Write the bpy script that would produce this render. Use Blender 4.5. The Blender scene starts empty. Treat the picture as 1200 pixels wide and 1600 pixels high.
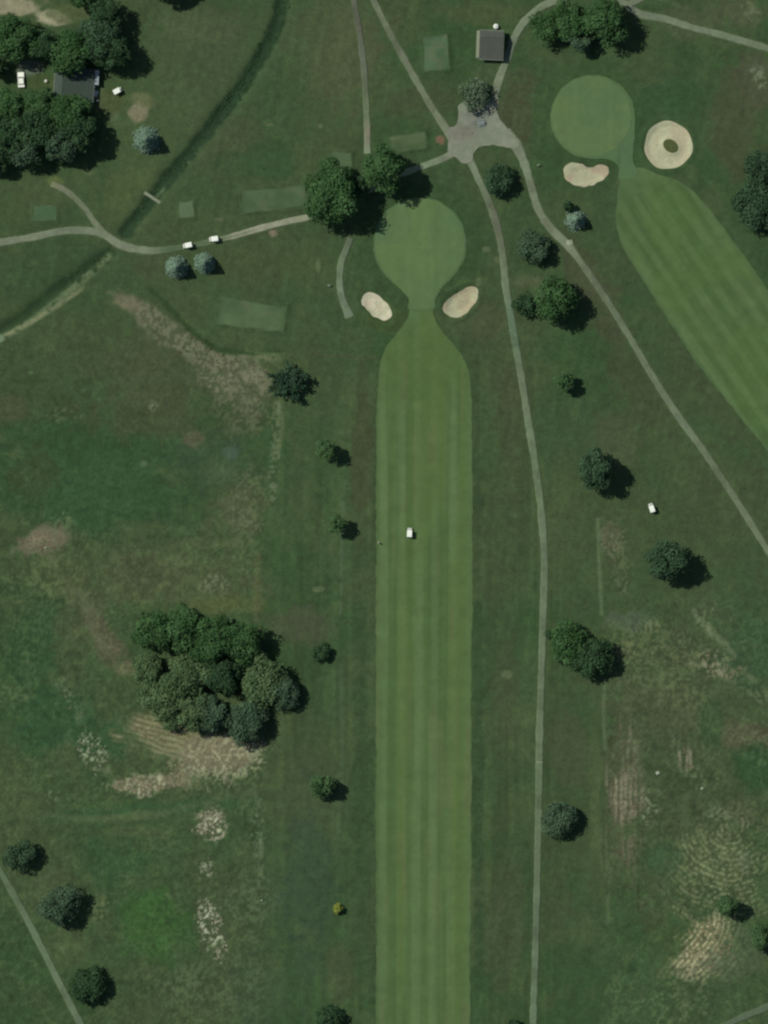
import bpy, math, random
import numpy as np
from mathutils import Vector, Matrix

# ------------------------------------------------------------------ camera, light, exposure
scene = bpy.context.scene
C = scene.collection
S = 0.2                      # metres per photograph pixel
CAM_Z = 3000.0
def PX(px): return (px - 600.0) * S
def PY(py): return (800.0 - py) * S

cam_d = bpy.data.cameras.new('camera')
cam_d.sensor_fit = 'VERTICAL'; cam_d.sensor_height = 36.0
cam_d.lens = 36.0 / (2 * 160.0 / CAM_Z)
cam_d.clip_start = 10.0; cam_d.clip_end = 20000.0
cam = bpy.data.objects.new('camera', cam_d); C.objects.link(cam)
cam.location = (0, 0, CAM_Z); scene.camera = cam

SUN_EL = math.radians(52.0)
SX, SY = -0.885, 0.466       # horizontal direction towards the sun (WNW)
world = bpy.data.worlds.new('World'); scene.world = world; world.use_nodes = True
wn = world.node_tree; bg = wn.nodes['Background']
sky = wn.nodes.new('ShaderNodeTexSky'); sky.sky_type = 'NISHITA'; sky.sun_disc = False
sky.sun_elevation = SUN_EL; sky.sun_rotation = math.atan2(SX, SY)
wn.links.new(sky.outputs[0], bg.inputs[0]); bg.inputs[1].default_value = 0.062
sun_d = bpy.data.lights.new('sun', 'SUN'); sun_d.energy = 3.4; sun_d.angle = math.radians(0.5); sun_d.color = (1.0, 0.985, 0.89)
sun = bpy.data.objects.new('sun', sun_d); C.objects.link(sun)
sun.rotation_euler = Vector((SX * math.cos(SUN_EL), SY * math.cos(SUN_EL), math.sin(SUN_EL))).to_track_quat('Z', 'Y').to_euler()
sun.location = (0, 0, 200)
vs = scene.view_settings; vs.view_transform = 'Standard'; vs.look = 'None'; vs.exposure = 0.0; vs.gamma = 1.0; vs.use_curve_mapping = False
scene.cycles.pixel_filter_type = 'BLACKMAN_HARRIS'; scene.cycles.filter_width = 2.4
scene.cycles.max_bounces = 4

# ------------------------------------------------------------------ small maths
def lin(c):
    c = np.asarray(c, float) / 255.0
    return np.where(c <= 0.04045, c / 12.92, ((c + 0.055) / 1.055) ** 2.4)
def L3(c): return tuple(float(v) for v in lin(c))
def sstep(a, b, x):
    t = np.clip((x - a) / (b - a), 0, 1); return t * t * (3 - 2 * t)
_T = {}
def vn(X, Y, sx, sy=None, seed=0):
    """value noise 0..1 in photograph-pixel units"""
    sy = sy or sx
    if seed not in _T: _T[seed] = np.random.RandomState(1000 + seed).rand(256, 256)
    T = _T[seed]
    x = X / sx + 31.7; y = Y / sy + 57.3
    xi = np.floor(x).astype(int); yi = np.floor(y).astype(int)
    fx = x - xi; fy = y - yi
    fx = fx * fx * (3 - 2 * fx); fy = fy * fy * (3 - 2 * fy)
    a = T[yi & 255, xi & 255]; b = T[yi & 255, (xi + 1) & 255]
    c = T[(yi + 1) & 255, xi & 255]; d = T[(yi + 1) & 255, (xi + 1) & 255]
    return (a * (1 - fx) + b * fx) * (1 - fy) + (c * (1 - fx) + d * fx) * fy
def fbm(X, Y, s, seed=0, o=3):
    t = 0; w = 0; a = 1.0
    for i in range(o):
        c, n = math.cos(0.6 * i), math.sin(0.6 * i)
        t = t + a * vn(X * c - Y * n, X * n + Y * c, s / 2 ** i, None, seed + i); w += a; a *= 0.55
    return t / w
def catmull(pts, step=5.0, closed=False):
    """resample control points (first two columns x, y; others carried) along a smooth curve"""
    P = np.asarray(pts, float); n = len(P)
    idx = (lambda i: P[i % n]) if closed else (lambda i: P[min(max(i, 0), n - 1)])
    out = []
    for i in range(n if closed else n - 1):
        p0, p1, p2, p3 = idx(i - 1), idx(i), idx(i + 1), idx(i + 2)
        k = max(2, int(np.hypot(*(p2 - p1)[:2]) / step))
        for j in range(k):
            t = j / k
            q = 0.5 * ((2 * p1) + (-p0 + p2) * t + (2 * p0 - 5 * p1 + 4 * p2 - p3) * t * t + (-p0 + 3 * p1 - 3 * p2 + p3) * t ** 3)
            if len(q) > 2: q[2:] = p1[2:] * (1 - t) + p2[2:] * t
            out.append(q)
    if not closed: out.append(P[-1])
    return np.array(out)
def dist_poly(X, Y, pts):
    d = np.full(np.shape(X), 1e9)
    for (x0, y0), (x1, y1) in zip(pts[:-1, :2], pts[1:, :2]):
        vx, vy = x1 - x0, y1 - y0; l2 = vx * vx + vy * vy + 1e-9
        t = np.clip(((X - x0) * vx + (Y - y0) * vy) / l2, 0, 1)
        d = np.minimum(d, np.hypot(X - x0 - t * vx, Y - y0 - t * vy))
    return d
def ell(X, Y, cx, cy, rx, ry, rot=0):
    a = math.radians(rot); ca, sa = math.cos(a), math.sin(a)
    u = (X - cx) * ca + (Y - cy) * sa; v = -(X - cx) * sa + (Y - cy) * ca
    return np.sqrt((u / rx) ** 2 + (v / ry) ** 2)

# ------------------------------------------------------------------ plan of the course (photograph pixels)
DITCH = [catmull([(452, -60), (441, 0), (432, 40), (408, 88), (378, 135), (342, 182), (302, 232), (262, 278), (228, 322), (196, 362)], 14),
         catmull([(172, 396), (132, 424), (84, 458), (40, 492), (-60, 560)], 14)]
SWALE = catmull([(235, 452), (262, 478), (300, 518), (330, 540), (360, 550), (440, 551)], 10)
GREENS = [(656, 381, 72), (926, 183, 65)]
BUNKERS = {
 'A': [(568, 462), (576, 457), (588, 460), (600, 470), (610, 482), (611, 494), (602, 501), (589, 497), (575, 486), (565, 474)],
 'B': [(733, 448), (744, 450), (747, 461), (741, 475), (729, 489), (711, 497), (698, 492), (692, 481), (699, 469), (716, 457)],
 'C': [(882, 261), (893, 253), (907, 256), (920, 261), (938, 258), (950, 261), (951, 271), (942, 281), (925, 289), (905, 291), (889, 284), (881, 272)],
}
TEES = {
 'T1': ([(660, 58), (699, 54), (703, 108), (663, 112)], (76, 99, 72)),
 'T2': ([(607, 213), (665, 205), (668, 231), (612, 240)], (76, 92, 62)),
 'T3': ([(518, 238), (549, 238), (550, 261), (518, 261)], (74, 95, 66)),
 'T4': ([(378, 298), (476, 289), (481, 322), (380, 334)], (76, 96, 66)),
 'T5': ([(53, 322), (89, 321), (89, 345), (51, 345)], (68, 92, 64)),
 'T6': ([(345, 463), (448, 480), (443, 520), (339, 506)], (77, 97, 65)),
 'T7': ([(279, 315), (302, 314), (303, 340), (280, 341)], (82, 100, 72)),
}
def H(X, Y):
    """ground height in metres at photograph-pixel position (also off the picture)"""
    X = np.asarray(X, float); Y = np.asarray(Y, float)
    h = (fbm(X, Y, 260, 40, 2) - 0.5) * 1.2
    for d in DITCH:
        h = h - 1.0 * np.exp(-(dist_poly(X, Y, d) / 11.0) ** 2)
    h = h - 0.35 * np.exp(-(dist_poly(X, Y, SWALE) / 7.0) ** 2)
    for cx, cy, r in GREENS:
        h = h + 0.3 * sstep(1.5, 0.8, np.hypot(X - cx, Y - cy) / r)
    for k, (q, c) in TEES.items():
        q = np.array(q); cx, cy = q.mean(0); e = q[1] - q[0]; f = q[3] - q[0]
        le, lf = np.hypot(*e), np.hypot(*f)
        u = np.abs(((X - cx) * e[0] + (Y - cy) * e[1]) / le) - le / 2
        v = np.abs(((X - cx) * f[0] + (Y - cy) * f[1]) / lf) - lf / 2
        h = h + 0.28 * sstep(7, 0.5, np.maximum(u, v))
    h = h - 0.55 * sstep(1.0, 0.5, ell(X, Y, 588, 479, 30, 17, 45)) + 0.25 * np.exp(-((ell(X, Y, 588, 479, 30, 17, 45) - 1.25) / 0.2) ** 2)
    h = h - 0.6 * sstep(1.0, 0.5, ell(X, Y, 719, 472, 31, 19, -38)) + 0.25 * np.exp(-((ell(X, Y, 719, 472, 31, 19, -38) - 1.25) / 0.2) ** 2)
    h = h - 0.5 * sstep(1.0, 0.4, ell(X, Y, 916, 273, 36, 16, 0))
    r = np.hypot(X - 1044, Y - 227)
    h = h - 0.4 * sstep(37.5, 28, r) * sstep(0.85, 1.8, ell(X, Y, 1048, 228, 12.5, 10, 30)) + 0.2 * np.exp(-((r - 42) / 4.0) ** 2)
    return h
def Hs(px, py): return float(H(np.array([px]), np.array([py]))[0])

# paths: (name-key, default width px, [(px, py, r, g, b, width)], label, category)
PATHS = [
 ('west', [(-40, 386, 112, 122, 98, 11), (0, 379, 112, 122, 98, 11), (50, 371, 112, 123, 98, 11), (100, 361, 108, 120, 96, 11), (140, 361, 112, 124, 98, 11), (165, 368, 116, 126, 102, 11),
   (185, 381, 120, 130, 104, 12), (210, 389, 112, 124, 98, 12), (238, 392, 112, 126, 98, 11), (262, 390, 84, 104, 74, 10), (300, 384, 84, 104, 74, 9), (332, 377, 100, 116, 84, 9),
   (365, 369, 134, 139, 114, 9), (410, 356, 140, 144, 120, 9), (450, 346, 136, 142, 116, 9), (487, 338, 136, 144, 114, 9), (525, 322, 110, 120, 96, 9), (575, 297, 110, 120, 96, 9), (620, 275, 112, 130, 98, 9), (655, 262, 112, 132, 100, 9), (690, 249, 112, 124, 98, 10), (716, 236, 122, 126, 106, 12)],
   'pale cart path from the left edge past two carts to the paved junction'),
 ('northwest spur', [(80, 287, 112, 120, 88, 9), (98, 295, 116, 122, 98, 9), (118, 310, 98, 110, 82, 9), (136, 330, 106, 116, 90, 9), (150, 350, 108, 120, 92, 9), (166, 368, 112, 124, 98, 10)],
   'short path spur curving from the shaded wood down to the cart path'),
 ('north a', [(549, -40, 84, 92, 74, 8), (553, 0, 86, 93, 75, 8), (561, 45, 88, 94, 76, 9), (567, 90, 90, 97, 80, 10), (571, 135, 88, 100, 76, 9), (573, 180, 100, 116, 84, 9), (574, 208, 118, 118, 96, 10), (574, 240, 124, 142, 110, 10)],
   'straight faded cart path ending above the two big trees'),
 ('north b', [(562, -40, 104, 116, 90, 9), (582, -3, 104, 116, 90, 9), (600, 33, 102, 114, 86, 10), (625, 80, 98, 108, 84, 10), (650, 125, 104, 116, 90, 10), (675, 168, 106, 118, 90, 10), (695, 198, 110, 120, 94, 12), (708, 220, 118, 122, 102, 14)],
   'diagonal cart path running from the top edge into the paved junction'),
 ('south', [(724, 236, 118, 122, 102, 16), (736, 254, 110, 122, 98, 11), (748, 280, 104, 118, 92, 10), (766, 320, 96, 106, 82, 11), (778, 358, 92, 100, 78, 12), (786, 400, 98, 112, 84, 11), (791, 450, 104, 120, 92, 11), (798, 492, 94, 116, 90, 11), (806, 540, 92, 112, 84, 11),
   (815, 590, 98, 112, 84, 11), (826, 660, 98, 114, 86, 11), (838, 735, 94, 112, 82, 11), (847, 810, 96, 112, 84, 11), (851, 880, 96, 112, 84, 11), (849, 960, 98, 114, 86, 11), (846, 1060, 96, 112, 84, 10), (843, 1160, 98, 114, 84, 11), (842, 1250, 94, 112, 82, 11), (840, 1350, 92, 108, 80, 10), (837, 1480, 92, 110, 82, 10), (833, 1600, 92, 112, 84, 10), (831, 1660, 92, 112, 84, 10)],
   'long cart path running down beside the central fairway to the bottom edge'),
 ('southeast', [(788, 208, 120, 124, 104, 22), (806, 226, 116, 124, 102, 17), (820, 256, 112, 126, 100, 13), (830, 290, 106, 118, 92, 11), (842, 328, 108, 120, 94, 12), (862, 358, 112, 124, 98, 13), (888, 384, 112, 124, 98, 12), (915, 420, 98, 108, 84, 10), (950, 472, 100, 114, 88, 10),
   (985, 528, 98, 112, 84, 10), (1020, 588, 98, 112, 84, 10), (1060, 650, 102, 116, 90, 11), (1100, 705, 96, 110, 82, 10), (1140, 765, 98, 112, 84, 10), (1175, 820, 98, 112, 84, 10), (1200, 860, 98, 112, 84, 10), (1240, 922, 98, 112, 84, 10)],
   'cart path running diagonally from the junction to the right edge'),
 ('northeast', [(772, 168, 112, 118, 98, 14), (774, 148, 110, 120, 96, 11), (781, 122, 110, 122, 96, 13), (791, 96, 106, 120, 94, 11), (801, 66, 106, 120, 96, 11), (815, 40, 108, 122, 96, 11), (834, 20, 112, 128, 100, 11), (856, 6, 112, 126, 98, 12), (900, -8, 112, 126, 98, 10), (950, -6, 112, 126, 98, 10), (984, 9, 114, 126, 102, 10)],
   'curved cart path beside the hut leading to the top edge'),
 ('east', [(1040, -30, 100, 112, 88, 9), (1006, -4, 102, 114, 90, 10), (984, 8, 106, 118, 94, 11), (1000, 22, 108, 120, 96, 12), (1040, 30, 104, 118, 92, 10), (1085, 44, 108, 122, 96, 10), (1125, 54, 104, 118, 92, 10), (1160, 64, 108, 122, 96, 10), (1200, 76, 102, 116, 90, 10), (1245, 90, 102, 116, 90, 10)],
   'cart path crossing the top right corner'),
 ('hook', [(548, 372, 98, 110, 88, 9), (540, 392, 96, 112, 86, 10), (533, 412, 96, 112, 84, 10), (531, 440, 100, 118, 92, 10), (534, 464, 102, 120, 94, 11), (541, 482, 102, 118, 92, 12), (547, 496, 104, 120, 94, 14)],
   'short hooked path ending beside the left greenside bunker'),
 ('far southwest', [(-40, 1290, 86, 104, 76, 9), (0, 1360, 86, 106, 76, 9), (35, 1422, 90, 108, 80, 10), (70, 1490, 90, 110, 80, 10), (95, 1540, 96, 114, 86, 10), (128, 1604, 88, 106, 80, 10), (150, 1650, 88, 106, 80, 10)],
   'faint cart path cutting across the bottom left corner'),
 ('far southeast', [(1110, 1614, 80, 96, 72, 9), (1150, 1594, 82, 98, 74, 9), (1200, 1573, 84, 100, 76, 10), (1245, 1553, 84, 100, 76, 10)],
   'faint cart path at the bottom right corner'),
]

# ------------------------------------------------------------------ mesh + material helpers
def set_props(o, label=None, cat=None, group=None, kind=None):
    if label: o['label'] = label
    if cat: o['category'] = cat
    if group: o['group'] = group
    if kind: o['kind'] = kind
    return o
def np_obj(name, V, F, mat, col=None, parent=None, smooth=False):
    V = np.ascontiguousarray(V, dtype=np.float32); F = np.ascontiguousarray(F, dtype=np.int32)
    me = bpy.data.meshes.new(name); k = F.shape[1]
    me.vertices.add(len(V)); me.vertices.foreach_set('co', V.ravel())
    me.loops.add(F.size); me.loops.foreach_set('vertex_index', F.ravel())
    me.polygons.add(len(F)); me.polygons.foreach_set('loop_start', np.arange(0, F.size, k, dtype=np.int32))
    me.polygons.foreach_set('loop_total', np.full(len(F), k, dtype=np.int32))
    if smooth: me.polygons.foreach_set('use_smooth', np.ones(len(F), dtype=bool))
    me.update(calc_edges=True)
    if col is not None:
        a = me.color_attributes.new('Col', 'FLOAT_COLOR', 'POINT')
        a.data.foreach_set('color', np.concatenate([col, np.ones((len(V), 1))], 1).astype(np.float32).ravel())
    me.materials.append(mat)
    o = bpy.data.objects.new(name, me); C.objects.link(o)
    if parent: o.parent = parent
    return o
def grid_faces(n, m, wrap=False):
    i = np.arange(n - 1)[:, None]; j = np.arange(m if wrap else m - 1)[None, :]
    j2 = (j + 1) % m
    return np.stack([i * m + j, i * m + j2, (i + 1) * m + j2, (i + 1) * m + j], -1).reshape(-1, 4)
def face_up(V, F):
    a, b, c = V[F[0, 0]], V[F[0, 1]], V[F[0, 2]]
    return F if np.cross(b - a, c - b)[2] > 0 else F[:, ::-1]

def surf_mat(name, scale=3.0, amp=0.18, bump=0.0, attr=True, color=(0.2, 0.2, 0.2), rough=0.9, scale2=None, spec=0.15, bscale=None):
    m = bpy.data.materials.new(name); m.use_nodes = True; nt = m.node_tree; N = nt.nodes
    b = N['Principled BSDF']; b.inputs['Roughness'].default_value = rough; b.inputs['Specular IOR Level'].default_value = spec
    co = N.new('ShaderNodeTexCoord')
    if attr:
        at = N.new('ShaderNodeAttribute'); at.attribute_name = 'Col'; src = at.outputs['Color']
    else:
        rg = N.new('ShaderNodeRGB'); rg.outputs[0].default_value = (*color, 1); src = rg.outputs[0]
    tot = None
    for sc_, am in ((scale, amp), (scale2 or scale * 0.23, amp * 0.7)):
        n = N.new('ShaderNodeTexNoise'); n.inputs['Scale'].default_value = sc_; n.inputs['Detail'].default_value = 3.0
        nt.links.new(co.outputs['Object'], n.inputs['Vector'])
        mr = N.new('ShaderNodeMapRange'); mr.inputs['From Min'].default_value = 0.25; mr.inputs['From Max'].default_value = 0.75
        mr.inputs['To Min'].default_value = 1 - am; mr.inputs['To Max'].default_value = 1 + am
        nt.links.new(n.outputs['Fac'], mr.inputs['Value'])
        v = N.new('ShaderNodeVectorMath'); v.operation = 'SCALE'
        nt.links.new(src, v.inputs[0]); nt.links.new(mr.outputs[0], v.inputs['Scale']); src = v.outputs[0]
    nt.links.new(src, b.inputs['Base Color'])
    if bump:
        n = N.new('ShaderNodeTexNoise'); n.inputs['Scale'].default_value = bscale or scale; n.inputs['Detail'].default_value = 2.0
        nt.links.new(co.outputs['Object'], n.inputs['Vector'])
        bp = N.new('ShaderNodeBump'); bp.inputs['Strength'].default_value = bump; bp.inputs['Distance'].default_value = 0.15
        nt.links.new(n.outputs['Fac'], bp.inputs['Height']); nt.links.new(bp.outputs[0], b.inputs['Normal'])
    return m
def leaf_mat(name):
    m = bpy.data.materials.new(name); m.use_nodes = True; nt = m.node_tree; N = nt.nodes
    N.remove(N['Principled BSDF']); out = N['Material Output']
    at = N.new('ShaderNodeAttribute'); at.attribute_name = 'Col'
    d = N.new('ShaderNodeBsdfDiffuse'); t = N.new('ShaderNodeBsdfTranslucent'); x = N.new('ShaderNodeMixShader'); x.inputs[0].default_value = 0.3
    nt.links.new(at.outputs[0], d.inputs[0]); nt.links.new(at.outputs[0], t.inputs[0])
    nt.links.new(d.outputs[0], x.inputs[1]); nt.links.new(t.outputs[0], x.inputs[2]); nt.links.new(x.outputs[0], out.inputs[0])
    return m
M_GROUND = surf_mat('rough_grass', 2.2, 0.20, bump=0.5, bscale=1.6)
M_FAIR = surf_mat('fairway_turf', 2.4, 0.07)
M_GREEN = surf_mat('putting_turf', 2.0, 0.06)
M_PATH = surf_mat('path_asphalt', 2.6, 0.09, rough=0.85)
M_SAND = surf_mat('bunker_sand', 1.6, 0.05, bump=0.25, rough=1.0)
M_LEAF = leaf_mat('leaf'); M_BARK = surf_mat('bark', 4, 0.25, attr=False, color=(0.08, 0.065, 0.05))
M_STRAW = leaf_mat('dry_straw')
def plain(name, rgb, rough=0.6, scale=3.0, amp=0.08, spec=0.3): return surf_mat(name, scale, amp, attr=False, color=L3(rgb), rough=rough, spec=spec)

# ------------------------------------------------------------------ ground colours
def ground_color(X, Y):
    n1 = fbm(X, Y, 150, 1, 3); n2 = fbm(X, Y, 42, 5, 3); n3 = fbm(X, Y, 13, 9, 3); nf = vn(X, Y, 3.6, 4.2, 15) * 0.6 + vn(X, Y, 2.6, 2.6, 16) * 0.4
    streak = vn(X, Y, 5.0, 160, 20) * 0.5 + vn(X, Y, 14, 300, 21) * 0.5
    col = np.empty(X.shape + (3,)); col[...] = (60, 81, 52)
    def mix(c, m):
        m = np.clip(m, 0, 1)[..., None]
        col[...] = col * (1 - m) + np.array(c, float) * m
    mix((53, 78, 47), sstep(0.50, 0.68, n1) * 0.8)
    mix((66, 79, 53), sstep(0.50, 0.34, n1) * 0.45)
    mix((68, 84, 55), sstep(0.52, 0.72, n2) * 0.55)
    mix((54, 74, 48), sstep(0.48, 0.30, n2) * 0.4)
    # mown streaks in the rough on both sides of the fairway
    strk = sstep(400, 440, X) * sstep(930, 860, X) * sstep(520, 640, Y)
    col[...] = col * (1 + (strk * (streak - 0.5) * 0.24)[..., None])
    def E(cx, cy, rx, ry, rot, c, k, mode='s', hard=0.0, s=None):
        nonlocal col
        R = max(rx, ry) * 1.7
        sel = (np.abs(X - cx) < R) & (np.abs(Y - cy) < R)
        if not sel.any(): return
        x, y = X[sel], Y[sel]
        d = ell(x, y, cx, cy, rx, ry, rot) + (n2[sel] - 0.5) * 1.1 + (n3[sel] - 0.5) * 0.8
        m = sstep(1.2, 0.55 + hard, d) * k
        if mode == 'k': m = m * sstep(0.56, 0.72, nf[sel] + (n3[sel] - 0.5) * 0.35)
        if mode == 'K': m = m * sstep(0.44, 0.62, nf[sel] + (n3[sel] - 0.5) * 0.5)
        if mode == 'v': m = m * sstep(0.40, 0.62, vn(x, y, 3.8, 60, 30))
        if mode == 'w': m = m * (0.25 + 0.75 * sstep(-0.5, 0.7, np.sin(((y - cy) * 0.93 - (x - cx) * 0.28) / 1.35 + 7 * n2[sel] + 4 * n3[sel])))
        if mode == 'r': m = m * (0.2 + 0.8 * sstep(-0.3, 0.8, np.sin(np.hypot(x - s[0], y - s[1]) / 1.25 + 5 * n2[sel] + 2.2 * n3[sel]))) * sstep(0.3, 0.55, nf[sel])
        m = m[:, None]
        col[sel] = col[sel] * (1 - m) + np.array(c, float) * m
    # broad tints
    E(530, 90, 70, 110, 10, (80, 86, 60), 0.75); E(470, 60, 60, 60, 0, (68, 86, 58), 0.5)
    E(310, 90, 90, 100, 20, (72, 84, 60), 0.55); E(300, 45, 60, 30, 0, (80, 90, 64), 0.6); E(230, 200, 80, 110, 20, (70, 88, 58), 0.6)
    E(430, 180, 90, 50, 0, (62, 84, 54), 0.5); E(350, 230, 60, 50, -30, (70, 80, 56), 0.5); E(420, 255, 80, 30, 0, (54, 80, 50), 0.7)
    E(200, 310, 60, 40, -40, (78, 92, 58), 0.6); E(60, 300, 60, 30, 0, (72, 84, 56), 0.6); E(20, 330, 30, 30, 0, (64, 80, 50), 0.6)
    E(80, 410, 110, 35, -8, (56, 78, 52), 0.8); E(300, 350, 50, 30, 0, (66, 84, 54), 0.5)
    E(400, 410, 80, 40, 0, (68, 80, 52), 0.6); E(490, 420, 40, 50, 0, (70, 84, 54), 0.5); E(250, 420, 40, 30, 0, (74, 82, 58), 0.5)
    E(700, 380, 500, 12, 0, (64, 82, 52), 0.01)
    for cx, cy, r in ((656, 385, 100), (926, 190, 95)):
        m = sstep(1.15, 0.9, np.hypot(X - cx, Y - cy) / r) * 0.65; mix((54, 78, 47), m)
    E(600, 500, 40, 25, 0, (62, 80, 46), 0.7); E(715, 505, 40, 22, 0, (66, 82, 54), 0.6)
    E(805, 190, 30, 70, 10, (72, 76, 54), 0.8); E(640, 160, 60, 30, 0, (66, 76, 52), 0.6); E(770, 118, 35, 20, 0, (72, 88, 62), 0.6)
    E(760, 20, 80, 20, 0, (76, 84, 56), 0.6); E(630, 20, 30, 60, -20, (70, 84, 54), 0.4)
    E(1080, 40, 60, 25, 10, (78, 86, 62), 0.6); E(1150, 20, 60, 30, 0, (80, 86, 64), 0.7); E(1180, 130, 40, 50, 0, (78, 80, 62), 0.8); E(1150, 180, 50, 90, 0, (70, 76, 54), 0.7)
    E(1080, 130, 50, 50, 0, (54, 76, 50), 0.6); E(1040, 150, 60, 40, 0, (52, 78, 50), 0.7)
    E(930, 460, 30, 90, -32, (70, 74, 54), 0.85); E(1010, 620, 40, 100, -32, (66, 76, 52), 0.7); E(880, 330, 40, 40, 0, (64, 80, 54), 0.6); E(1130, 620, 40, 120, -36, (64, 78, 52), 0.7)
    E(830, 440, 30, 12, 0, (84, 88, 64), 0.6); E(725, 430, 20, 30, 0, (58, 84, 50), 0.5); E(765, 505, 30, 30, 0, (76, 82, 58), 0.6); E(880, 480, 60, 30, 0, (62, 86, 54), 0.5)
    E(900, 680, 70, 60, 0, (58, 80, 54), 0.7); E(960, 690, 40, 40, 20, (78, 84, 60), 0.5); E(800, 650, 30, 140, 0, (70, 78, 54), 0.6); E(780, 900, 24, 300, 0, (62, 80, 52), 0.5)
    E(880, 820, 30, 120, 0, (70, 86, 56), 0.5); E(1120, 760, 90, 60, 30, (68, 80, 54), 0.5); E(1150, 980, 70, 70, 0, (58, 82, 54), 0.7)
    E(565, 700, 18, 150, 0, (66, 74, 50), 0.9); E(520, 640, 30, 100, 0, (62, 82, 54), 0.5); E(470, 980, 60, 30, 0, (74, 80, 62), 0.7); E(480, 1240, 70, 60, 0, (66, 80, 56), 0.6)
    E(480, 1400, 40, 140, 0, (56, 76, 58), 0.6); E(530, 1520, 30, 60, 0, (68, 78, 54), 0.6); E(565, 1200, 16, 330, 0, (54, 76, 48), 0.8); E(748, 1200, 9, 420, 0, (52, 74, 48), 0.8, hard=0.1)
    E(790, 1450, 30, 120, 0, (70, 80, 58), 0.6); E(790, 1090, 20, 80, 0, (70, 80, 56), 0.5); E(870, 1400, 24, 80, 0, (66, 80, 54), 0.6); E(890, 1170, 30, 60, 0, (74, 80, 58), 0.6)
    # left meadow
    E(150, 720, 190, 120, 0, (50, 76, 48), 0.95); E(70, 600, 110, 60, 0, (58, 76, 50), 0.8); E(120, 560, 60, 30, 0, (64, 80, 56), 0.5); E(260, 650, 130, 40, 0, (66, 76, 52), 0.8)
    E(330, 720, 70, 60, 0, (56, 76, 54), 0.8); E(60, 740, 40, 40, 0, (56, 72, 46), 0.7); E(320, 640, 40, 30, 0, (52, 80, 46), 0.8); E(150, 770, 80, 50, 0, (50, 80, 50), 0.7)
    E(250, 590, 100, 60, 25, (74, 80, 58), 0.6)
    for a in ((218, 482, 48, 17, 26), (292, 535, 82, 23, 32), (378, 572, 60, 22, 14), (400, 600, 40, 36, 30), (355, 610, 50, 20, 30)):
        E(*a, (94, 96, 72), 0.55, hard=0.0); E(*a, (118, 114, 90), 0.55, 'K')
    E(200, 475, 30, 14, 10, (112, 104, 80), 0.7); E(420, 560, 40, 14, 0, (88, 100, 68), 0.6, 'K'); E(395, 640, 60, 40, 0, (92, 96, 70), 0.6, 'K')
    E(370, 800, 50, 50, 0, (84, 88, 64), 0.7); E(385, 790, 40, 60, 0, (100, 102, 76), 0.5, 'K'); E(430, 700, 9, 120, 3, (96, 108, 82), 0.75, 'K'); E(360, 710, 12, 12, 0, (74, 92, 88), 0.5); E(345, 740, 30, 25, 0, (74, 94, 66), 0.6)
    E(100, 650, 40, 12, 0, (84, 94, 66), 0.6, 'K'); E(240, 635, 10, 10, 0, (104, 108, 84), 0.8, 'K'); E(225, 725, 8, 6, 0, (84, 104, 74), 0.7); E(285, 827, 7, 5, 0, (72, 98, 66), 0.7); E(48, 582, 5, 3, 0, (88, 116, 78), 0.9); E(300, 685, 16, 12, 0, (88, 88, 66), 0.8)
    E(20, 640, 30, 20, 0, (78, 80, 58), 0.7)
    E(70, 845, 42, 20, -15, (112, 104, 80), 0.95, hard=0.1); E(62, 845, 20, 12, 0, (124, 112, 88), 0.8); E(96, 815, 18, 14, 0, (86, 108, 76), 0.8, 'K'); E(80, 900, 60, 50, 0, (80, 98, 66), 0.7, 'K'); E(95, 905, 55, 45, 0, (84, 94, 62), 0.5)
    E(270, 905, 130, 52, 3, (76, 88, 60), 0.9, hard=0.15); E(230, 895, 50, 30, 0, (70, 76, 54), 0.7); E(330, 850, 70, 10, 0, (82, 92, 64), 0.6); E(338, 912, 28, 18, -10, (104, 110, 84), 0.8, 'K', hard=0.1); E(360, 945, 60, 14, 0, (82, 94, 58), 0.7)
    E(402, 930, 8, 70, 0, (92, 94, 64), 0.5)
    E(125, 960, 45, 50, 30, (78, 84, 60), 0.8); E(165, 1010, 26, 60, -32, (90, 88, 64), 0.8); E(192, 1045, 22, 14, 20, (104, 102, 72), 0.8); E(170, 1000, 12, 50, -30, (108, 98, 72), 0.5, 'K')
    E(60, 1010, 60, 90, 0, (50, 76, 48), 0.85); E(90, 1130, 70, 60, 0, (48, 78, 50), 0.85); E(180, 1150, 26, 40, 0, (50, 80, 50), 0.8); E(110, 1020, 30, 60, 0, (70, 82, 56), 0.6)
    E(110, 1085, 12, 40, -30, (96, 112, 86), 0.7, 'k'); E(145, 1175, 22, 32, -30, (138, 144, 118), 0.9, 'k'); E(20, 1080, 22, 14, 0, (80, 100, 70), 0.6, 'K'); E(80, 1245, 14, 10, 0, (104, 112, 86), 0.7, 'K'); E(20, 1260, 50, 90, 0, (70, 86, 56), 0.7)
    E(270, 1155, 80, 32, 12, (98, 100, 66), 0.85); E(258, 1158, 74, 32, 12, (146, 136, 106), 0.85, 'w'); E(330, 1180, 66, 34, -8, (126, 118, 92), 0.9); E(330, 1190, 80, 34, -8, (164, 156, 126), 0.85, 'K')
    E(250, 1222, 80, 16, -6, (116, 112, 84), 0.85); E(230, 1224, 70, 18, -6, (158, 154, 124), 0.9, 'K'); E(380, 1200, 30, 14, -8, (140, 136, 106), 0.7, 'K')
    E(240, 1265, 190, 12, -4, (54, 82, 52), 0.8); E(200, 1275, 90, 8, -4, (84, 98, 68), 0.6); E(210, 1300, 60, 10, 0, (76, 88, 60), 0.5)
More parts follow.
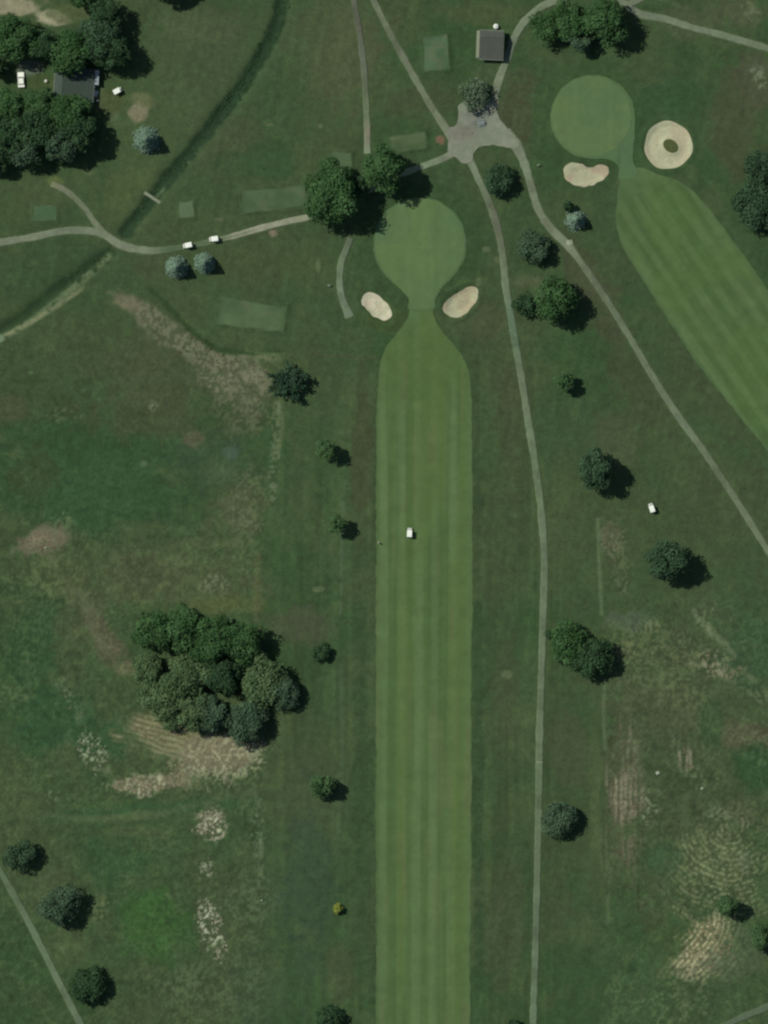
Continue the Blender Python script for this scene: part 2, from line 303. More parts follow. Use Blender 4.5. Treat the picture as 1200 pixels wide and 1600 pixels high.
    E(330, 1288, 27, 24, 0, (98, 100, 76), 0.7); E(330, 1292, 28, 26, 0, (166, 162, 134), 0.95, 'k', hard=0.1); E(322, 1360, 12, 26, 0, (140, 146, 120), 0.85, 'k'); E(330, 1450, 24, 52, -15, (84, 92, 68), 0.6); E(332, 1455, 22, 52, -15, (158, 160, 134), 0.95, 'k', hard=0.1)
    E(402, 1310, 12, 80, 0, (92, 110, 84), 0.6, 'K'); E(390, 1400, 40, 60, 0, (76, 94, 70), 0.5, 'K'); E(330, 1550, 90, 50, 0, (84, 98, 72), 0.5, 'K'); E(400, 1540, 60, 60, 0, (60, 80, 58), 0.6)
    E(240, 1440, 60, 70, 0, (56, 90, 48), 0.85); E(190, 1350, 60, 50, 0, (52, 80, 50), 0.7); E(265, 1400, 8, 4, 20, (90, 108, 80), 0.7); E(155, 1420, 16, 26, 0, (100, 106, 74), 0.7, 'K'); E(85, 1400, 40, 60, -30, (72, 84, 58), 0.6); E(100, 1480, 40, 40, 0, (74, 90, 60), 0.6)
    # right meadow
    E(1080, 1180, 160, 260, 0, (70, 82, 57), 0.7); E(1030, 1110, 90, 50, 0, (74, 82, 58), 0.8); E(960, 845, 26, 30, 0, (106, 104, 78), 0.8, 'K'); E(972, 885, 20, 60, 0, (96, 104, 76), 0.6, 'K'); E(955, 838, 18, 20, 0, (96, 96, 72), 0.6)
    E(985, 970, 40, 20, 0, (78, 90, 76), 0.7); E(1020, 980, 20, 14, 0, (104, 110, 80), 0.7, 'K'); E(980, 1015, 22, 14, 0, (120, 118, 84), 0.75, 'K'); E(1040, 1020, 110, 40, 20, (92, 100, 70), 0.6, 'K'); E(1125, 1040, 40, 22, 20, (134, 128, 100), 0.85, 'K'); E(1050, 1070, 80, 30, 20, (88, 102, 70), 0.5, 'K')
    E(1105, 980, 12, 36, -38, (104, 116, 88), 0.8, 'K'); E(1165, 1070, 50, 10, 40, (102, 110, 82), 0.6, 'K'); E(1170, 1020, 40, 60, 0, (56, 82, 56), 0.7)
    E(1170, 1150, 50, 26, 10, (84, 80, 58), 0.7); E(1190, 1140, 24, 14, 0, (112, 106, 84), 0.6, 'K'); E(1110, 1130, 20, 50, 0, (54, 80, 50), 0.7); E(1180, 1200, 40, 40, 0, (48, 76, 48), 0.9)
    E(1072, 1185, 15, 24, -20, (134, 126, 100), 0.85, 'v'); E(1060, 1160, 24, 14, 20, (88, 100, 76), 0.6, 'v'); E(1100, 1220, 24, 20, 0, (104, 116, 84), 0.6, 'k')
    E(974, 1240, 26, 110, 0, (90, 88, 66), 0.75); E(976, 1230, 28, 120, 0, (136, 124, 100), 0.8, 'v'); E(990, 1330, 30, 60, 0, (94, 92, 68), 0.6, 'v'); E(945, 1340, 12, 60, 0, (84, 94, 66), 0.6, 'v'); E(1012, 1265, 16, 30, 0, (116, 124, 96), 0.8, 'k')
    E(1120, 1275, 22, 14, 0, (104, 112, 88), 0.7, 'k'); E(1160, 1270, 30, 22, 0, (80, 84, 62), 0.6); E(1110, 1340, 70, 60, 0, (80, 92, 62), 0.7); E(1130, 1360, 90, 90, 0, (116, 122, 90), 0.85, 'r', s=(1140, 1290)); E(1075, 1375, 30, 10, 0, (98, 112, 78), 0.7, 'r', s=(1140, 1290))
    E(1190, 1350, 14, 26, 0, (110, 118, 90), 0.6, 'r', s=(1165, 1340)); E(1165, 1340, 10, 16, 0, (98, 108, 84), 0.7)
    E(1030, 1340, 36, 30, 0, (58, 84, 56), 0.7); E(1065, 1425, 22, 14, 20, (116, 116, 84), 0.8, 'r', s=(1040, 1460)); E(1040, 1480, 36, 44, 0, (66, 84, 52), 0.7)
    E(1110, 1470, 46, 40, 30, (104, 104, 74), 0.8); E(1080, 1505, 42, 22, -20, (104, 102, 74), 0.8); E(1112, 1475, 54, 50, 0, (166, 156, 120), 0.95, 'r', s=(1040, 1430)); E(1080, 1508, 44, 24, -20, (160, 150, 116), 0.9, 'r', s=(1150, 1580))
    E(1060, 1560, 50, 50, 0, (98, 106, 78), 0.5, 'k'); E(1000, 1540, 60, 60, 0, (62, 86, 56), 0.6); E(1160, 1500, 60, 40, 0, (76, 90, 66), 0.7); E(1160, 1470, 40, 30, 0, (68, 88, 62), 0.6); E(1190, 1540, 30, 30, 0, (60, 82, 50), 0.7)
    E(985, 1515, 8, 10, 0, (44, 64, 40), 0.7); E(893, 1340, 20, 30, 0, (62, 80, 50), 0.5); E(997, 1395, 2.2, 24, 0, (54, 70, 42), 0.8)
    E(990, 1160, 60, 60, 0, (66, 80, 56), 0.5)
    E(930, 1240, 10, 150, 0, (76, 92, 60), 0.7)
    # scrubby mottling and curling straw edges of the unmown meadows
    mead = np.maximum(sstep(430, 400, X) * sstep(455, 560, Y), sstep(935, 955, X) * sstep(905, 960, Y))
    mk = mead * (1 - 0.65 * sstep(860, 780, Y) * sstep(500, 420, X)); cl_ = fbm(X, Y, 90, 130, 2); mix((82, 98, 66), mk * sstep(0.50, 0.66, cl_) * sstep(0.48, 0.62, nf) * 0.28)
    mix((48, 70, 44), mk * sstep(0.50, 0.38, cl_) * sstep(0.55, 0.4, nf) * 0.25)
    for sd_, s1 in ((140, 34), (144, 22)):
        f_ = fbm(X, Y, s1, sd_, 2); rg = sstep(0.022, 0.006, np.abs(f_ - 0.5)) * sstep(0.46, 0.6, fbm(X, Y, 75, sd_ + 2, 2)); mix((100, 110, 80), mk * rg * (0.35 + 0.5 * nf) * 0.45)
    col[...] = col * (1 + mk * ((n3 - 0.5) * 0.12 + (nf - 0.5) * 0.12))[..., None]
    # faint mower passes elsewhere in the rough
    mw = vn(X * 0.97 + Y * 0.2, Y * 0.97 - X * 0.2, 6, 90, 150); col[...] = col * (1 + (1 - mead) * (mw - 0.5) * 0.07)[..., None]
    # bare ground, worn spots
    E(216, 178, 14, 16, 0, (120, 114, 88), 0.95, hard=0.1); E(222, 155, 18, 10, 10, (98, 102, 70), 0.8); E(178, 182, 8, 8, 0, (88, 104, 76), 0.7); E(140, 270, 14, 7, 0, (84, 100, 70), 0.8)
    E(26, 8, 50, 15, 0, (140, 134, 106), 1.0, hard=0.15); E(80, 27, 24, 12, 0, (152, 146, 118), 1.0, hard=0.15); E(110, 20, 40, 14, 0, (82, 92, 62), 0.7); E(45, 106, 22, 14, 0, (92, 104, 90), 0.95, hard=0.1); E(75, 128, 40, 12, 0, (66, 82, 50), 0.9); E(152, 150, 14, 22, 0, (96, 112, 82), 0.75); E(170, 155, 26, 22, 0, (74, 84, 54), 0.8)
    E(85, 285, 12, 10, 0, (100, 112, 66), 0.8)
    E(688, 218, 9, 8, 0, (124, 92, 72), 0.9, hard=0.1); E(427, 365, 9, 8, 0, (116, 104, 82), 0.9, hard=0.1); E(425, 362, 8, 5, 0, (126, 106, 86), 0.7); E(342, 343, 10, 4, 0, (92, 98, 72), 0.7)
    E(1182, 112, 12, 12, 0, (108, 116, 94), 0.8, 'K'); E(1190, 130, 8, 12, 0, (104, 112, 88), 0.7, 'K'); E(1175, 20, 16, 22, -30, (100, 106, 78), 0.7, 'K')
    for a, b, w, r_ in ((760, 390, 6, 4), (776, 406, 6, 7), (501, 197, 4, 4), (423, 195, 9, 3), (793, 1054, 8, 6), (497, 921, 8, 4), (748, 440, 8, 10), (497, 415, 3, 10)): E(a, b, w, r_, 0, (96, 108, 78), 0.7, hard=0.1)
    E(857, 991, 11, 8, 0, (66, 62, 42), 0.6)
    # thin lines
    def line(pts, w, c, k, brk=0.0):
        d = dist_poly(X, Y, catmull(pts, 12))
        m = sstep(w, w * 0.35, d + (n3 - 0.5) * w * 0.7) * k
        if brk: m = m * sstep(brk, brk + 0.22, n3)
        mix(c, m)
    line([(934, 812), (936, 870), (940, 960)], 4.2, (88, 108, 78), 0.75); line([(945, 1065), (943, 1120), (946, 1170)], 4, (90, 106, 78), 0.65); line([(934, 812), (960, 808), (975, 812)], 4, (86, 104, 74), 0.5, 0.35)
    line([(950, 1350), (950, 1440)], 5, (86, 100, 72), 0.5, 0.3); line([(536, 760), (534, 860), (532, 960)], 3.6, (78, 94, 76), 0.6, 0.3); line([(532, 1040), (534, 1200), (528, 1300)], 5, (70, 92, 66), 0.6)
    line([(505, 1430), (505, 1600)], 6, (52, 72, 50), 0.35)
    line([(480, 553), (588, 560)], 3, (70, 76, 54), 0.6)
    line([(60, 1270), (170, 1282), (250, 1270), (400, 1235)], 6, (78, 94, 66), 0.5)
    line([(1085, 955), (1110, 985), (1135, 1005)], 6, (98, 110, 82), 0.6, 0.2)
    line([(1085, 955), (1110, 990), (1140, 1015), (1170, 1055), (1210, 1095)], 7, (106, 114, 86), 0.55, 0.42); line([(1060, 1030), (1110, 1045), (1150, 1050)], 5, (112, 114, 86), 0.5, 0.35)
    line([(72, 858), (105, 905), (135, 950), (155, 1000), (185, 1040), (212, 1050)], 12, (92, 98, 72), 0.45, 0.35); line([(85, 1068), (110, 1095), (140, 1160), (175, 1215), (190, 1238)], 8, (112, 122, 94), 0.55, 0.48)
    line([(170, 458), (215, 466), (262, 500), (300, 528), (345, 556), (410, 556), (438, 575)], 6, (116, 112, 86), 0.5, 0.4); line([(402, 560), (404, 600), (440, 640), (436, 700), (430, 760)], 5, (106, 110, 84), 0.5, 0.35)
    line([(20, 862), (60, 830), (105, 812)], 8, (108, 106, 82), 0.45, 0.4); line([(400, 1240), (408, 1320), (404, 1420)], 6, (96, 112, 84), 0.5, 0.35)
    line([(1030, -2), (1075, 14)], 5, (98, 110, 82), 0.2)
    # ditches: dark lush growth, pale dry bank below the path
    for d_, w, c, k in ((DITCH[0], 15, (38, 60, 40), 0.95), (DITCH[1][:14], 12, (44, 66, 42), 0.8)):
        m = sstep(w, w * 0.45, dist_poly(X, Y, d_) + (n3 - 0.5) * 10) * k; mix(c, m * (0.75 + 0.4 * nf))
    m = sstep(30, 12, dist_poly(X, Y, DITCH[0])) * (1 - sstep(15, 9, dist_poly(X, Y, DITCH[0]))); mix((64, 84, 56), m * 0.5)
    line([(322, 224), (312, 232), (296, 250), (268, 282), (238, 314)], 4, (92, 108, 82), 0.6, 0.4); line([(333, 200), (310, 230), (285, 262)], 3, (30, 48, 34), 0.6, 0.4)
    line([(170, 400), (120, 445), (80, 478), (40, 508), (-10, 533)], 8, (92, 106, 78), 0.85, 0.22); line([(130, 450), (90, 478), (50, 502), (10, 524)], 5, (122, 122, 92), 0.7, 0.25); line([(0, 528), (-30, 548)], 8, (120, 140, 116), 0.7)
    line([(160, 405), (120, 432), (80, 462), (40, 494)], 3, (42, 60, 38), 0.7, 0.3)
    line(SWALE, 6, (46, 68, 40), 0.85); line([(385, 548), (420, 553), (455, 553)], 4, (98, 112, 80), 0.5, 0.3)
    # the shadeless strip along each path is worn
    for k_, pts, lb in PATHS:
        c = catmull([(p[0], p[1]) for p in pts], 16); m = sstep(11, 5, dist_poly(X, Y, c) + (n3 - 0.5) * 5) * 0.3; mix((76, 90, 62), m)
    # grain
    g = 1 + (n3 - 0.5) * 0.16 + (nf - 0.5) * 0.12
    col[...] = col * g[..., None]
    dry = sstep(0.86, 0.98, col[..., 0] / col[..., 1])      # dry stuff is straw grey rather than orange
    rr = col[..., 0] / col[..., 1]; col[..., 0] = col[..., 1] * np.where(rr > 0.78, 0.78 + (rr - 0.78) * 0.78, rr)
    col[...] = col * ((1 - dry)[..., None] * np.array((0.995, 0.975, 0.935)) + dry[..., None] * np.array((1.02, 0.99, 1.0)))
    return lin(np.clip(col, 0, 255))

# ------------------------------------------------------------------ ground sheet
def axis(lo, hi, step, far):
    a = list(np.arange(lo, hi + step / 2, step)); d = step * 2; x = hi; out = []
    while x < far: x += d; d *= 1.35; out.append(x)
    d = step * 2; x = lo; pre = []
    while x > -far: x -= d; d *= 1.35; pre.append(x)
    return np.array(pre[::-1] + a + out)
gx = axis(-40, 1240, 2.0, 60000); gy = axis(-40, 1640, 2.0, 60000)
GX, GY = np.meshgrid(gx, gy)
flatX, flatY = GX.ravel(), GY.ravel()
HG = H(flatX, flatY); GC = ground_color(flatX, flatY)
V = np.stack([PX(flatX), PY(flatY), HG], 1); F = grid_faces(len(gy), len(gx)); F = face_up(V, F)
set_props(np_obj('ground', V, F, M_GROUND, GC, smooth=True), 'patchy green rough grass and dry meadow around the fairways', 'ground', kind='structure')

def sheet_from_px(name, Xp, Yp, F, mat, colfn, off, label, cat):
    V = np.stack([PX(Xp), PY(Yp), H(Xp, Yp) + off], 1)
    o = np_obj(name, V, face_up(V, F), mat, colfn(Xp, Yp), smooth=True)
    return set_props(o, label, cat, kind='structure')

# ------------------------------------------------------------------ fairways
def ribbon(Lp, Rp, nv, nu):
    Lc = catmull(Lp, 2.0); Rc = catmull(Rp, 2.0)
    def res(c):
        s = np.concatenate([[0], np.cumsum(np.hypot(*np.diff(c[:, :2], axis=0).T))]); t = np.linspace(0, s[-1], nv)
        return np.stack([np.interp(t, s, c[:, 0]), np.interp(t, s, c[:, 1])], 1)
    A, B = res(Lc), res(Rc)
    for q, sd_ in ((A, 160), (B, 161)): q[:, 0] += (vn(q[:, 0], q[:, 1], 9, 9, sd_) - 0.5) * 2.2 + (vn(q[:, 0], q[:, 1], 40, 40, sd_ + 2) - 0.5) * 2.6
    u = np.linspace(0, 1, nu)[None, :, None]
    return A[:, None] * (1 - u) + B[:, None] * u
def mixc(a, b, m): return a * (1 - m[..., None]) + np.array(b, float) * m[..., None]
G = ribbon([(640, 476), (636, 497), (620, 520), (602, 543), (593, 575), (589, 640), (588, 760), (588, 900), (587, 1100), (587, 1300), (587, 1500), (586, 1660)],
           [(676, 476), (680, 497), (692, 518), (714, 545), (723, 558), (731, 574), (735, 594), (737, 640), (738, 700), (738, 900), (737, 1100), (736, 1300), (735, 1500), (734, 1660)], 560, 72)
Xp, Yp = G[..., 0].ravel(), G[..., 1].ravel(); Uu = np.tile(np.linspace(0, 1, 72), 560)
def fair_a(X, Y):
    w = 0.55 * vn(X, Y, 11, 500, 51) + 0.45 * vn(X, Y, 4.5, 170, 52); st = 0.5 + 0.5 * np.sin((X - 588 + 5 * (vn(X, Y, 60, 400, 57) - 0.5)) / 27.5 * 2 * math.pi - 0.6)
    c = np.empty(X.shape + (3,)); c[...] = (79, 101, 64)
    c = mixc(c, (71, 94, 58), sstep(0.55, 0.35, w) * 0.8); c = mixc(c, (88, 110, 72), sstep(0.52, 0.7, w) * 0.7); c = mixc(c, (92, 112, 76), sstep(0.4, 0.9, st) * (0.32 + 0.35 * vn(X, Y, 26, 700, 58))); c = mixc(c, (82, 105, 69), sstep(545, 480, Y)); c = mixc(c, (73, 96, 56), sstep(500, 600, Y) * sstep(0.45, 0.0, st) * (0.35 + 0.3 * vn(X, Y, 26, 800, 59)))
    yl = vn(X, Y, 20, 380, 53); c = mixc(c, (84, 104, 58), sstep(0.5, 0.75, yl) * 0.6)
    c = mixc(c, (80, 101, 58), sstep(660, 560, Y) * sstep(480, 540, Y) * 0.6)
    c = mixc(c, (68, 90, 54), sstep(1.1, 0.6, ell(X, Y, 650, 612, 26, 18)) * 0.3)
    edge = np.maximum(sstep(0.045, 0.02, Uu), sstep(0.955, 0.98, Uu)); c = mixc(c, (78, 100, 66), edge * 0.5); c = mixc(c, (62, 84, 54), np.maximum(sstep(0.014, 0.0, Uu), sstep(0.986, 1.0, Uu)) * 0.7)
    m = sstep(715, 735, X) * sstep(560, 640, Y); c = mixc(c, (82, 104, 68), m * 0.5)
    c = mixc(c, (94, 102, 70), sstep(0.68, 0.85, vn(X, Y, 9, 90, 54)) * 0.35)
    n = fbm(X, Y, 16, 55, 3); c = c * (1 + (n - 0.5) * 0.12)[..., None] * np.array((0.995, 0.995, 0.95))
    return lin(c)
sheet_from_px('fairway', Xp, Yp, grid_faces(560, 72), M_FAIR, fair_a, 0.06, 'long straight mown fairway with vertical stripes below the central green', 'fairway')
G = ribbon([(972, 262), (966, 300), (963, 345), (972, 385), (1000, 432), (1050, 510), (1100, 583), (1150, 645), (1200, 706), (1260, 790)],
           [(1006, 262), (1030, 273), (1062, 284), (1095, 310), (1130, 355), (1165, 402), (1200, 452), (1240, 512), (1290, 590), (1330, 660)], 300, 72)
Xp, Yp = G[..., 0].ravel(), G[..., 1].ravel(); Uu = np.tile(np.linspace(0, 1, 72), 300); Vv = np.repeat(np.linspace(0, 1, 300), 72)
def fair_b(X, Y):
    q = X * 0.83 - Y * 0.56 + 2.5 * vn(X, Y, 50, 50, 61); l = X * 0.56 + Y * 0.83
    w = vn(q, l, 9, 120, 62) * 0.5 + vn(q, l, 4.5, 60, 63) * 0.5
    st = 0.5 + 0.5 * np.sin(q / 27.0 * 2 * math.pi + 0.8)
    c = np.empty(X.shape + (3,)); c[...] = (74, 96, 60)
    c = mixc(c, (68, 92, 56), sstep(0.55, 0.35, w) * 0.7); c = mixc(c, (86, 108, 72), sstep(0.52, 0.7, w) * 0.7); c = mixc(c, (91, 111, 73), sstep(0.4, 0.9, st) * 0.6); c = mixc(c, (70, 93, 55), sstep(0.45, 0.05, st) * 0.45)
    yl = fbm(X, Y, 60, 65, 2); c = mixc(c, (80, 103, 58), sstep(0.5, 0.7, yl) * 0.5); c = mixc(c, (82, 104, 68), sstep(0.14, 0.0, Vv))
    edge = np.maximum(sstep(0.06, 0.03, Uu), sstep(0.94, 0.97, Uu)); c = mixc(c, (80, 102, 68), edge * 0.5); c = mixc(c, (62, 84, 54), np.maximum(sstep(0.014, 0.0, Uu), sstep(0.986, 1.0, Uu)) * 0.7)
    n = fbm(X, Y, 14, 66, 3); c = c * (1 + (n - 0.5) * 0.14)[..., None] * np.array((0.985, 0.985, 0.95))
    return lin(c)
sheet_from_px('fairway', Xp, Yp, grid_faces(300, 72), M_FAIR, fair_b, 0.06, 'diagonal striped fairway at the right edge below the upper right green', 'fairway')

# ------------------------------------------------------------------ greens and collars
def polar(pts, cx, cy, nr=26, step=2.2, r0=0.02, rag=1.8):
    c = catmull(pts, step, closed=True)[:, :2]; c = c + (np.stack([vn(c[:, 0], c[:, 1], 7, 7, 170), vn(c[:, 0], c[:, 1], 7, 7, 171)], 1) - 0.5) * rag
    t = np.linspace(r0, 1, nr)[:, None, None]
    G = np.array([cx, cy])[None, None] * (1 - t) + c[None] * t
    return G[..., 0].ravel(), G[..., 1].ravel(), grid_faces(nr, len(c), wrap=True), np.repeat(t.ravel(), len(c))
def green_col(base, seed, y=(92, 112, 66)):
    def f(X, Y):
        n = fbm(X, Y, 46, seed, 3); c = np.empty(X.shape + (3,)); c[...] = base
        c = mixc(c, y, sstep(0.5, 0.72, n) * 0.5); c = mixc(c, (80, 106, 72), sstep(0.5, 0.3, n) * 0.5)
        s = vn(X, Y, 7, 90, seed + 7); c = c * (1 + (s - 0.5) * 0.05 + (fbm(X, Y, 9, seed + 3, 2) - 0.5) * 0.05)[..., None]
        return lin(c)
    return f
def circ(cx, cy, r, a0, a1, n): return [(cx + r * math.cos(math.radians(a)), cy + r * math.sin(math.radians(a))) for a in np.linspace(a0, a1, n)]
# collar ring (first cut) then the green itself just above it
pts = circ(656, 381, 73, -230, 50, 30) + [(693, 447), (681, 466), (677, 484), (640, 484), (637, 466), (622, 449)]
X_, Y_, F_, t_ = polar(pts, 656, 385); sheet_from_px('green_collar', X_, Y_, F_, M_GREEN, green_col((80, 103, 68), 70, (84, 104, 62)), 0.13, 'narrow collar of first cut around the central green with a neck to the fairway', 'green collar')
pts = circ(656, 380, 70, -228, 48, 30) + [(690, 447), (680, 464), (674, 481), (643, 481), (638, 464), (624, 449)]
X_, Y_, F_, t_ = polar(pts, 656, 381); sheet_from_px('putting_green', X_, Y_, F_, M_GREEN, green_col((88, 110, 71), 75), 0.17, 'round putting green between the big trees and the two oval bunkers', 'putting green')
pts = circ(926, 183, 66, -250, 0, 30) + [(992, 205), (990, 240), (989, 251), (997, 275), (969, 281), (967, 268), (964, 256), (950, 249), (928, 248)]
X_, Y_, F_, t_ = polar(pts, 968, 218, nr=60); sheet_from_px('green_collar', X_, Y_, F_, M_GREEN, green_col((82, 105, 69), 80, (84, 104, 64)), 0.13, 'collar of first cut around the upper right green reaching down to its fairway', 'green collar')
pts = circ(924, 182, 62, 0, 350, 34)
X_, Y_, F_, t_ = polar(pts, 923, 182); sheet_from_px('putting_green', X_, Y_, F_, M_GREEN, green_col((89, 110, 71), 85), 0.17, 'round putting green above the kidney bunker in the upper right', 'putting green')

# ------------------------------------------------------------------ tee boxes
TEE_LABEL = {'T1': 'upright rectangular tee box left of the grey roofed hut', 'T2': 'olive tee box just left of the paved junction', 'T3': 'small pale square tee box above the largest tree',
 'T4': 'long horizontal tee box left of the largest tree', 'T5': 'small tee box above the path near the left edge', 'T6': 'big tilted rectangular tee box beside the dry swale', 'T7': 'small grey green square tee pad beside the footbridge'}
for k, (q, c) in TEES.items():
    q = np.array(q, float); n = 26
    u, v = np.meshgrid(np.linspace(0, 1, n), np.linspace(0, 1, n)); u = u.ravel()[:, None]; v = v.ravel()[:, None]
    G = (q[0] * (1 - u) + q[1] * u) * (1 - v) + (q[3] * (1 - u) + q[2] * u) * v
    G = G + (np.stack([vn(G[:, 0], G[:, 1], 9, 9, 91), vn(G[:, 0], G[:, 1], 9, 9, 92)], 1) - 0.5) * 2.6
    TM = (sstep(0.09, 0.0, np.minimum(np.minimum(u, 1 - u), np.minimum(v, 1 - v))))[:, 0]
    def tc(X, Y, c=c):
        a = np.empty(X.shape + (3,)); a[...] = c; n1 = fbm(X, Y, 22, 93, 3); n2 = vn(X, Y, 30, 5, 94)
        a = mixc(a, (66, 88, 56), sstep(0.5, 0.3, n1) * 0.45); a = mixc(a, (86, 100, 70), sstep(0.55, 0.75, n2) * 0.3); a = mixc(a, (64, 84, 54), TM * (0.55 + 0.4 * n1)); a = mixc(a, (94, 100, 74), sstep(0.62, 0.78, fbm(X, Y, 12, 97, 2)) * 0.4); return lin(a * (1 + (n1 - 0.5) * 0.18)[..., None])
    sheet_from_px('tee_box', G[:, 0], G[:, 1], grid_faces(n, n), M_FAIR, tc, 0.05, TEE_LABEL[k], 'tee box')

# ------------------------------------------------------------------ bunkers
def sand_col(base, pink):
    def f(X, Y):
        c = np.empty(X.shape + (3,)); c[...] = base; n = fbm(X, Y, 15, 101, 3)
        c = mixc(c, pink, sstep(0.45, 0.65, n) * 0.7); c = mixc(c, (158, 160, 130), sstep(0.45, 0.3, n) * 0.5); rk = np.sin((X * 0.5 + Y * 0.86) / 0.75 + 5 * fbm(X, Y, 20, 103, 2)); return lin(c * (1 + rk * 0.02 + (vn(X, Y, 2.2, 2.2, 104) - 0.5) * 0.08)[..., None])
    return f
for k, b, p, lb in (('A', (190, 185, 158), (190, 178, 152), 'oval sand bunker at the lower left of the central green'), ('B', (166, 166, 134), (162, 150, 122), 'oval sand bunker at the lower right of the central green'), ('C', (168, 166, 136), (164, 148, 124), 'kidney shaped sand bunker below the upper right green')):
    P_ = np.array(BUNKERS[k]); X_, Y_, F_, t_ = polar(BUNKERS[k], *P_.mean(0), nr=22, step=1.2, rag=2.8)
    sheet_from_px('sand_bunker', X_, Y_, F_, M_SAND, sand_col(b, p), 0.09, lb, 'sand bunker')
ro = np.linspace(0, 1, 26)[:, None]; th = np.linspace(0, 2 * math.pi, 120, endpoint=False)[None]
ix = 1048 + 12.2 * np.cos(th) * math.cos(.6) - 9.2 * np.sin(th) * math.sin(.6); iy = 228 + 12.2 * np.cos(th) * math.sin(.6) + 9.2 * np.sin(th) * math.cos(.6)
R = 37.6 + 0.9 * np.sin(th * 3 + 1) + 0.5 * np.sin(th * 7); X_ = (ix * (1 - ro) + (1044 + R * np.cos(th)) * ro).ravel(); Y_ = (iy * (1 - ro) + (227 + R * np.sin(th)) * ro).ravel()
sheet_from_px('sand_bunker', X_, Y_, grid_faces(26, 120, wrap=True), M_SAND, sand_col((172, 172, 140), (172, 162, 134)), 0.09, 'round ring shaped sand bunker with a grass island in its middle', 'sand bunker')
t = np.linspace(0.03, 1, 10)[:, None]; X_ = (1048 + (ix - 1048) * t * 1.05).ravel(); Y_ = (228 + (iy - 228) * t * 1.05).ravel()
sheet_from_px('bunker_island', X_, Y_, grid_faces(10, 120, wrap=True), M_GROUND, lambda X, Y: lin(np.array([(76, 84, 50)] * len(X)) * (0.9 + 0.2 * fbm(X, Y, 6, 7, 2))[:, None]), 0.13, 'olive grass island inside the ring shaped bunker', 'grass island')

# ------------------------------------------------------------------ paths and paved junction
for i, (k, pts, lb) in enumerate(PATHS):
    c = catmull(pts, 3.0); T = np.gradient(c[:, :2], axis=0); T /= np.hypot(T[:, 0], T[:, 1])[:, None] + 1e-9; Nn = np.stack([-T[:, 1], T[:, 0]], 1)
    wv = c[:, 5] * 0.53 * (1 + 0.2 * (vn(c[:, 0], c[:, 1], 14, 14, 110) - 0.5) + 0.2 * (vn(c[:, 0], c[:, 1], 4.5, 4.5, 109) - 0.5)); us = np.array([-1.04, -1, -.6, -.2, .2, .6, 1, 1.04])
    Xp = (c[:, 0:1] + Nn[:, 0:1] * wv[:, None] * us); Yp = (c[:, 1:2] + Nn[:, 1:2] * wv[:, None] * us); Cc = np.repeat(c[:, None, 2:5], 8, 1) * np.array((1.01, 0.99, 1.01))
    n = fbm(Xp, Yp, 18, 111, 3); edge = np.abs(us)[None, :] > 0.9
    Cc = Cc * (1 + (n - 0.5) * 0.2 + (vn(Xp, Yp, 4, 4, 113) - 0.5) * 0.1 - 0.08 * (vn(Xp, Yp, 30, 30, 114) > 0.72))[..., None]; Cc = np.where(edge[..., None], Cc * 0.93 + np.array([3, 5, 2]), Cc)
    if k == 'west':  # two wheel tracks with grass growing between where the carts stand
        m = sstep(245, 262, Xp) * sstep(400, 345, Xp) * (np.abs(us)[None] > 0.7); Cc = Cc * (1 - m[..., None] * 0.5) + np.array((68, 88, 58)) * m[..., None] * 0.5
        m = sstep(245, 262, Xp) * sstep(430, 370, Xp) * (np.abs(us)[None] < 0.3); Cc = Cc * (1 - m[..., None] * 0.4) + np.array((74, 92, 62)) * m[..., None] * 0.4
    Z = H(Xp, Yp) + 0.07 + 0.006 * i; Z[:, 0] -= 0.2; Z[:, -1] -= 0.2
    V = np.stack([PX(Xp), PY(Yp), Z], -1).reshape(-1, 3)
    o = np_obj('cart_path', V, grid_faces(len(c), 8), M_PATH, lin(Cc.reshape(-1, 3)))
    me = o.data
    if me.polygons[3].normal.z < 0: me.flip_normals()
    set_props(o, lb, 'cart path', kind='structure')
PLAZA = [(716, 166), (726, 160), (750, 158), (772, 160), (778, 178), (786, 192), (800, 208), (812, 224), (806, 232), (787, 229), (768, 227), (748, 231), (739, 241), (738, 252), (724, 256), (712, 246), (701, 244), (700, 226), (702, 214), (700, 200), (712, 196), (716, 184)]
X_, Y_, F_, t_ = polar(PLAZA, 738, 208, nr=24, step=2.5)
def plaza_col(X, Y):
    c = np.empty(X.shape + (3,)); c[...] = (120, 127, 108); n = fbm(X, Y, 24, 121, 3)
    c = mixc(c, (116, 114, 101), sstep(1.2, 0.5, ell(X, Y, 722, 208, 26, 16)) * 0.8); c = mixc(c, (104, 108, 100), sstep(1.2, 0.5, ell(X, Y, 745, 185, 26, 16)) * 0.7)
    c = mixc(c, (132, 134, 116), sstep(0.5, 0.7, n) * 0.5); return lin(c * (1 + (fbm(X, Y, 7, 124, 2) - 0.5) * 0.14)[..., None])
sheet_from_px('paved_junction', X_, Y_, F_, M_PATH, plaza_col, 0.20, 'wide grey paved junction where the cart paths meet', 'paved area')

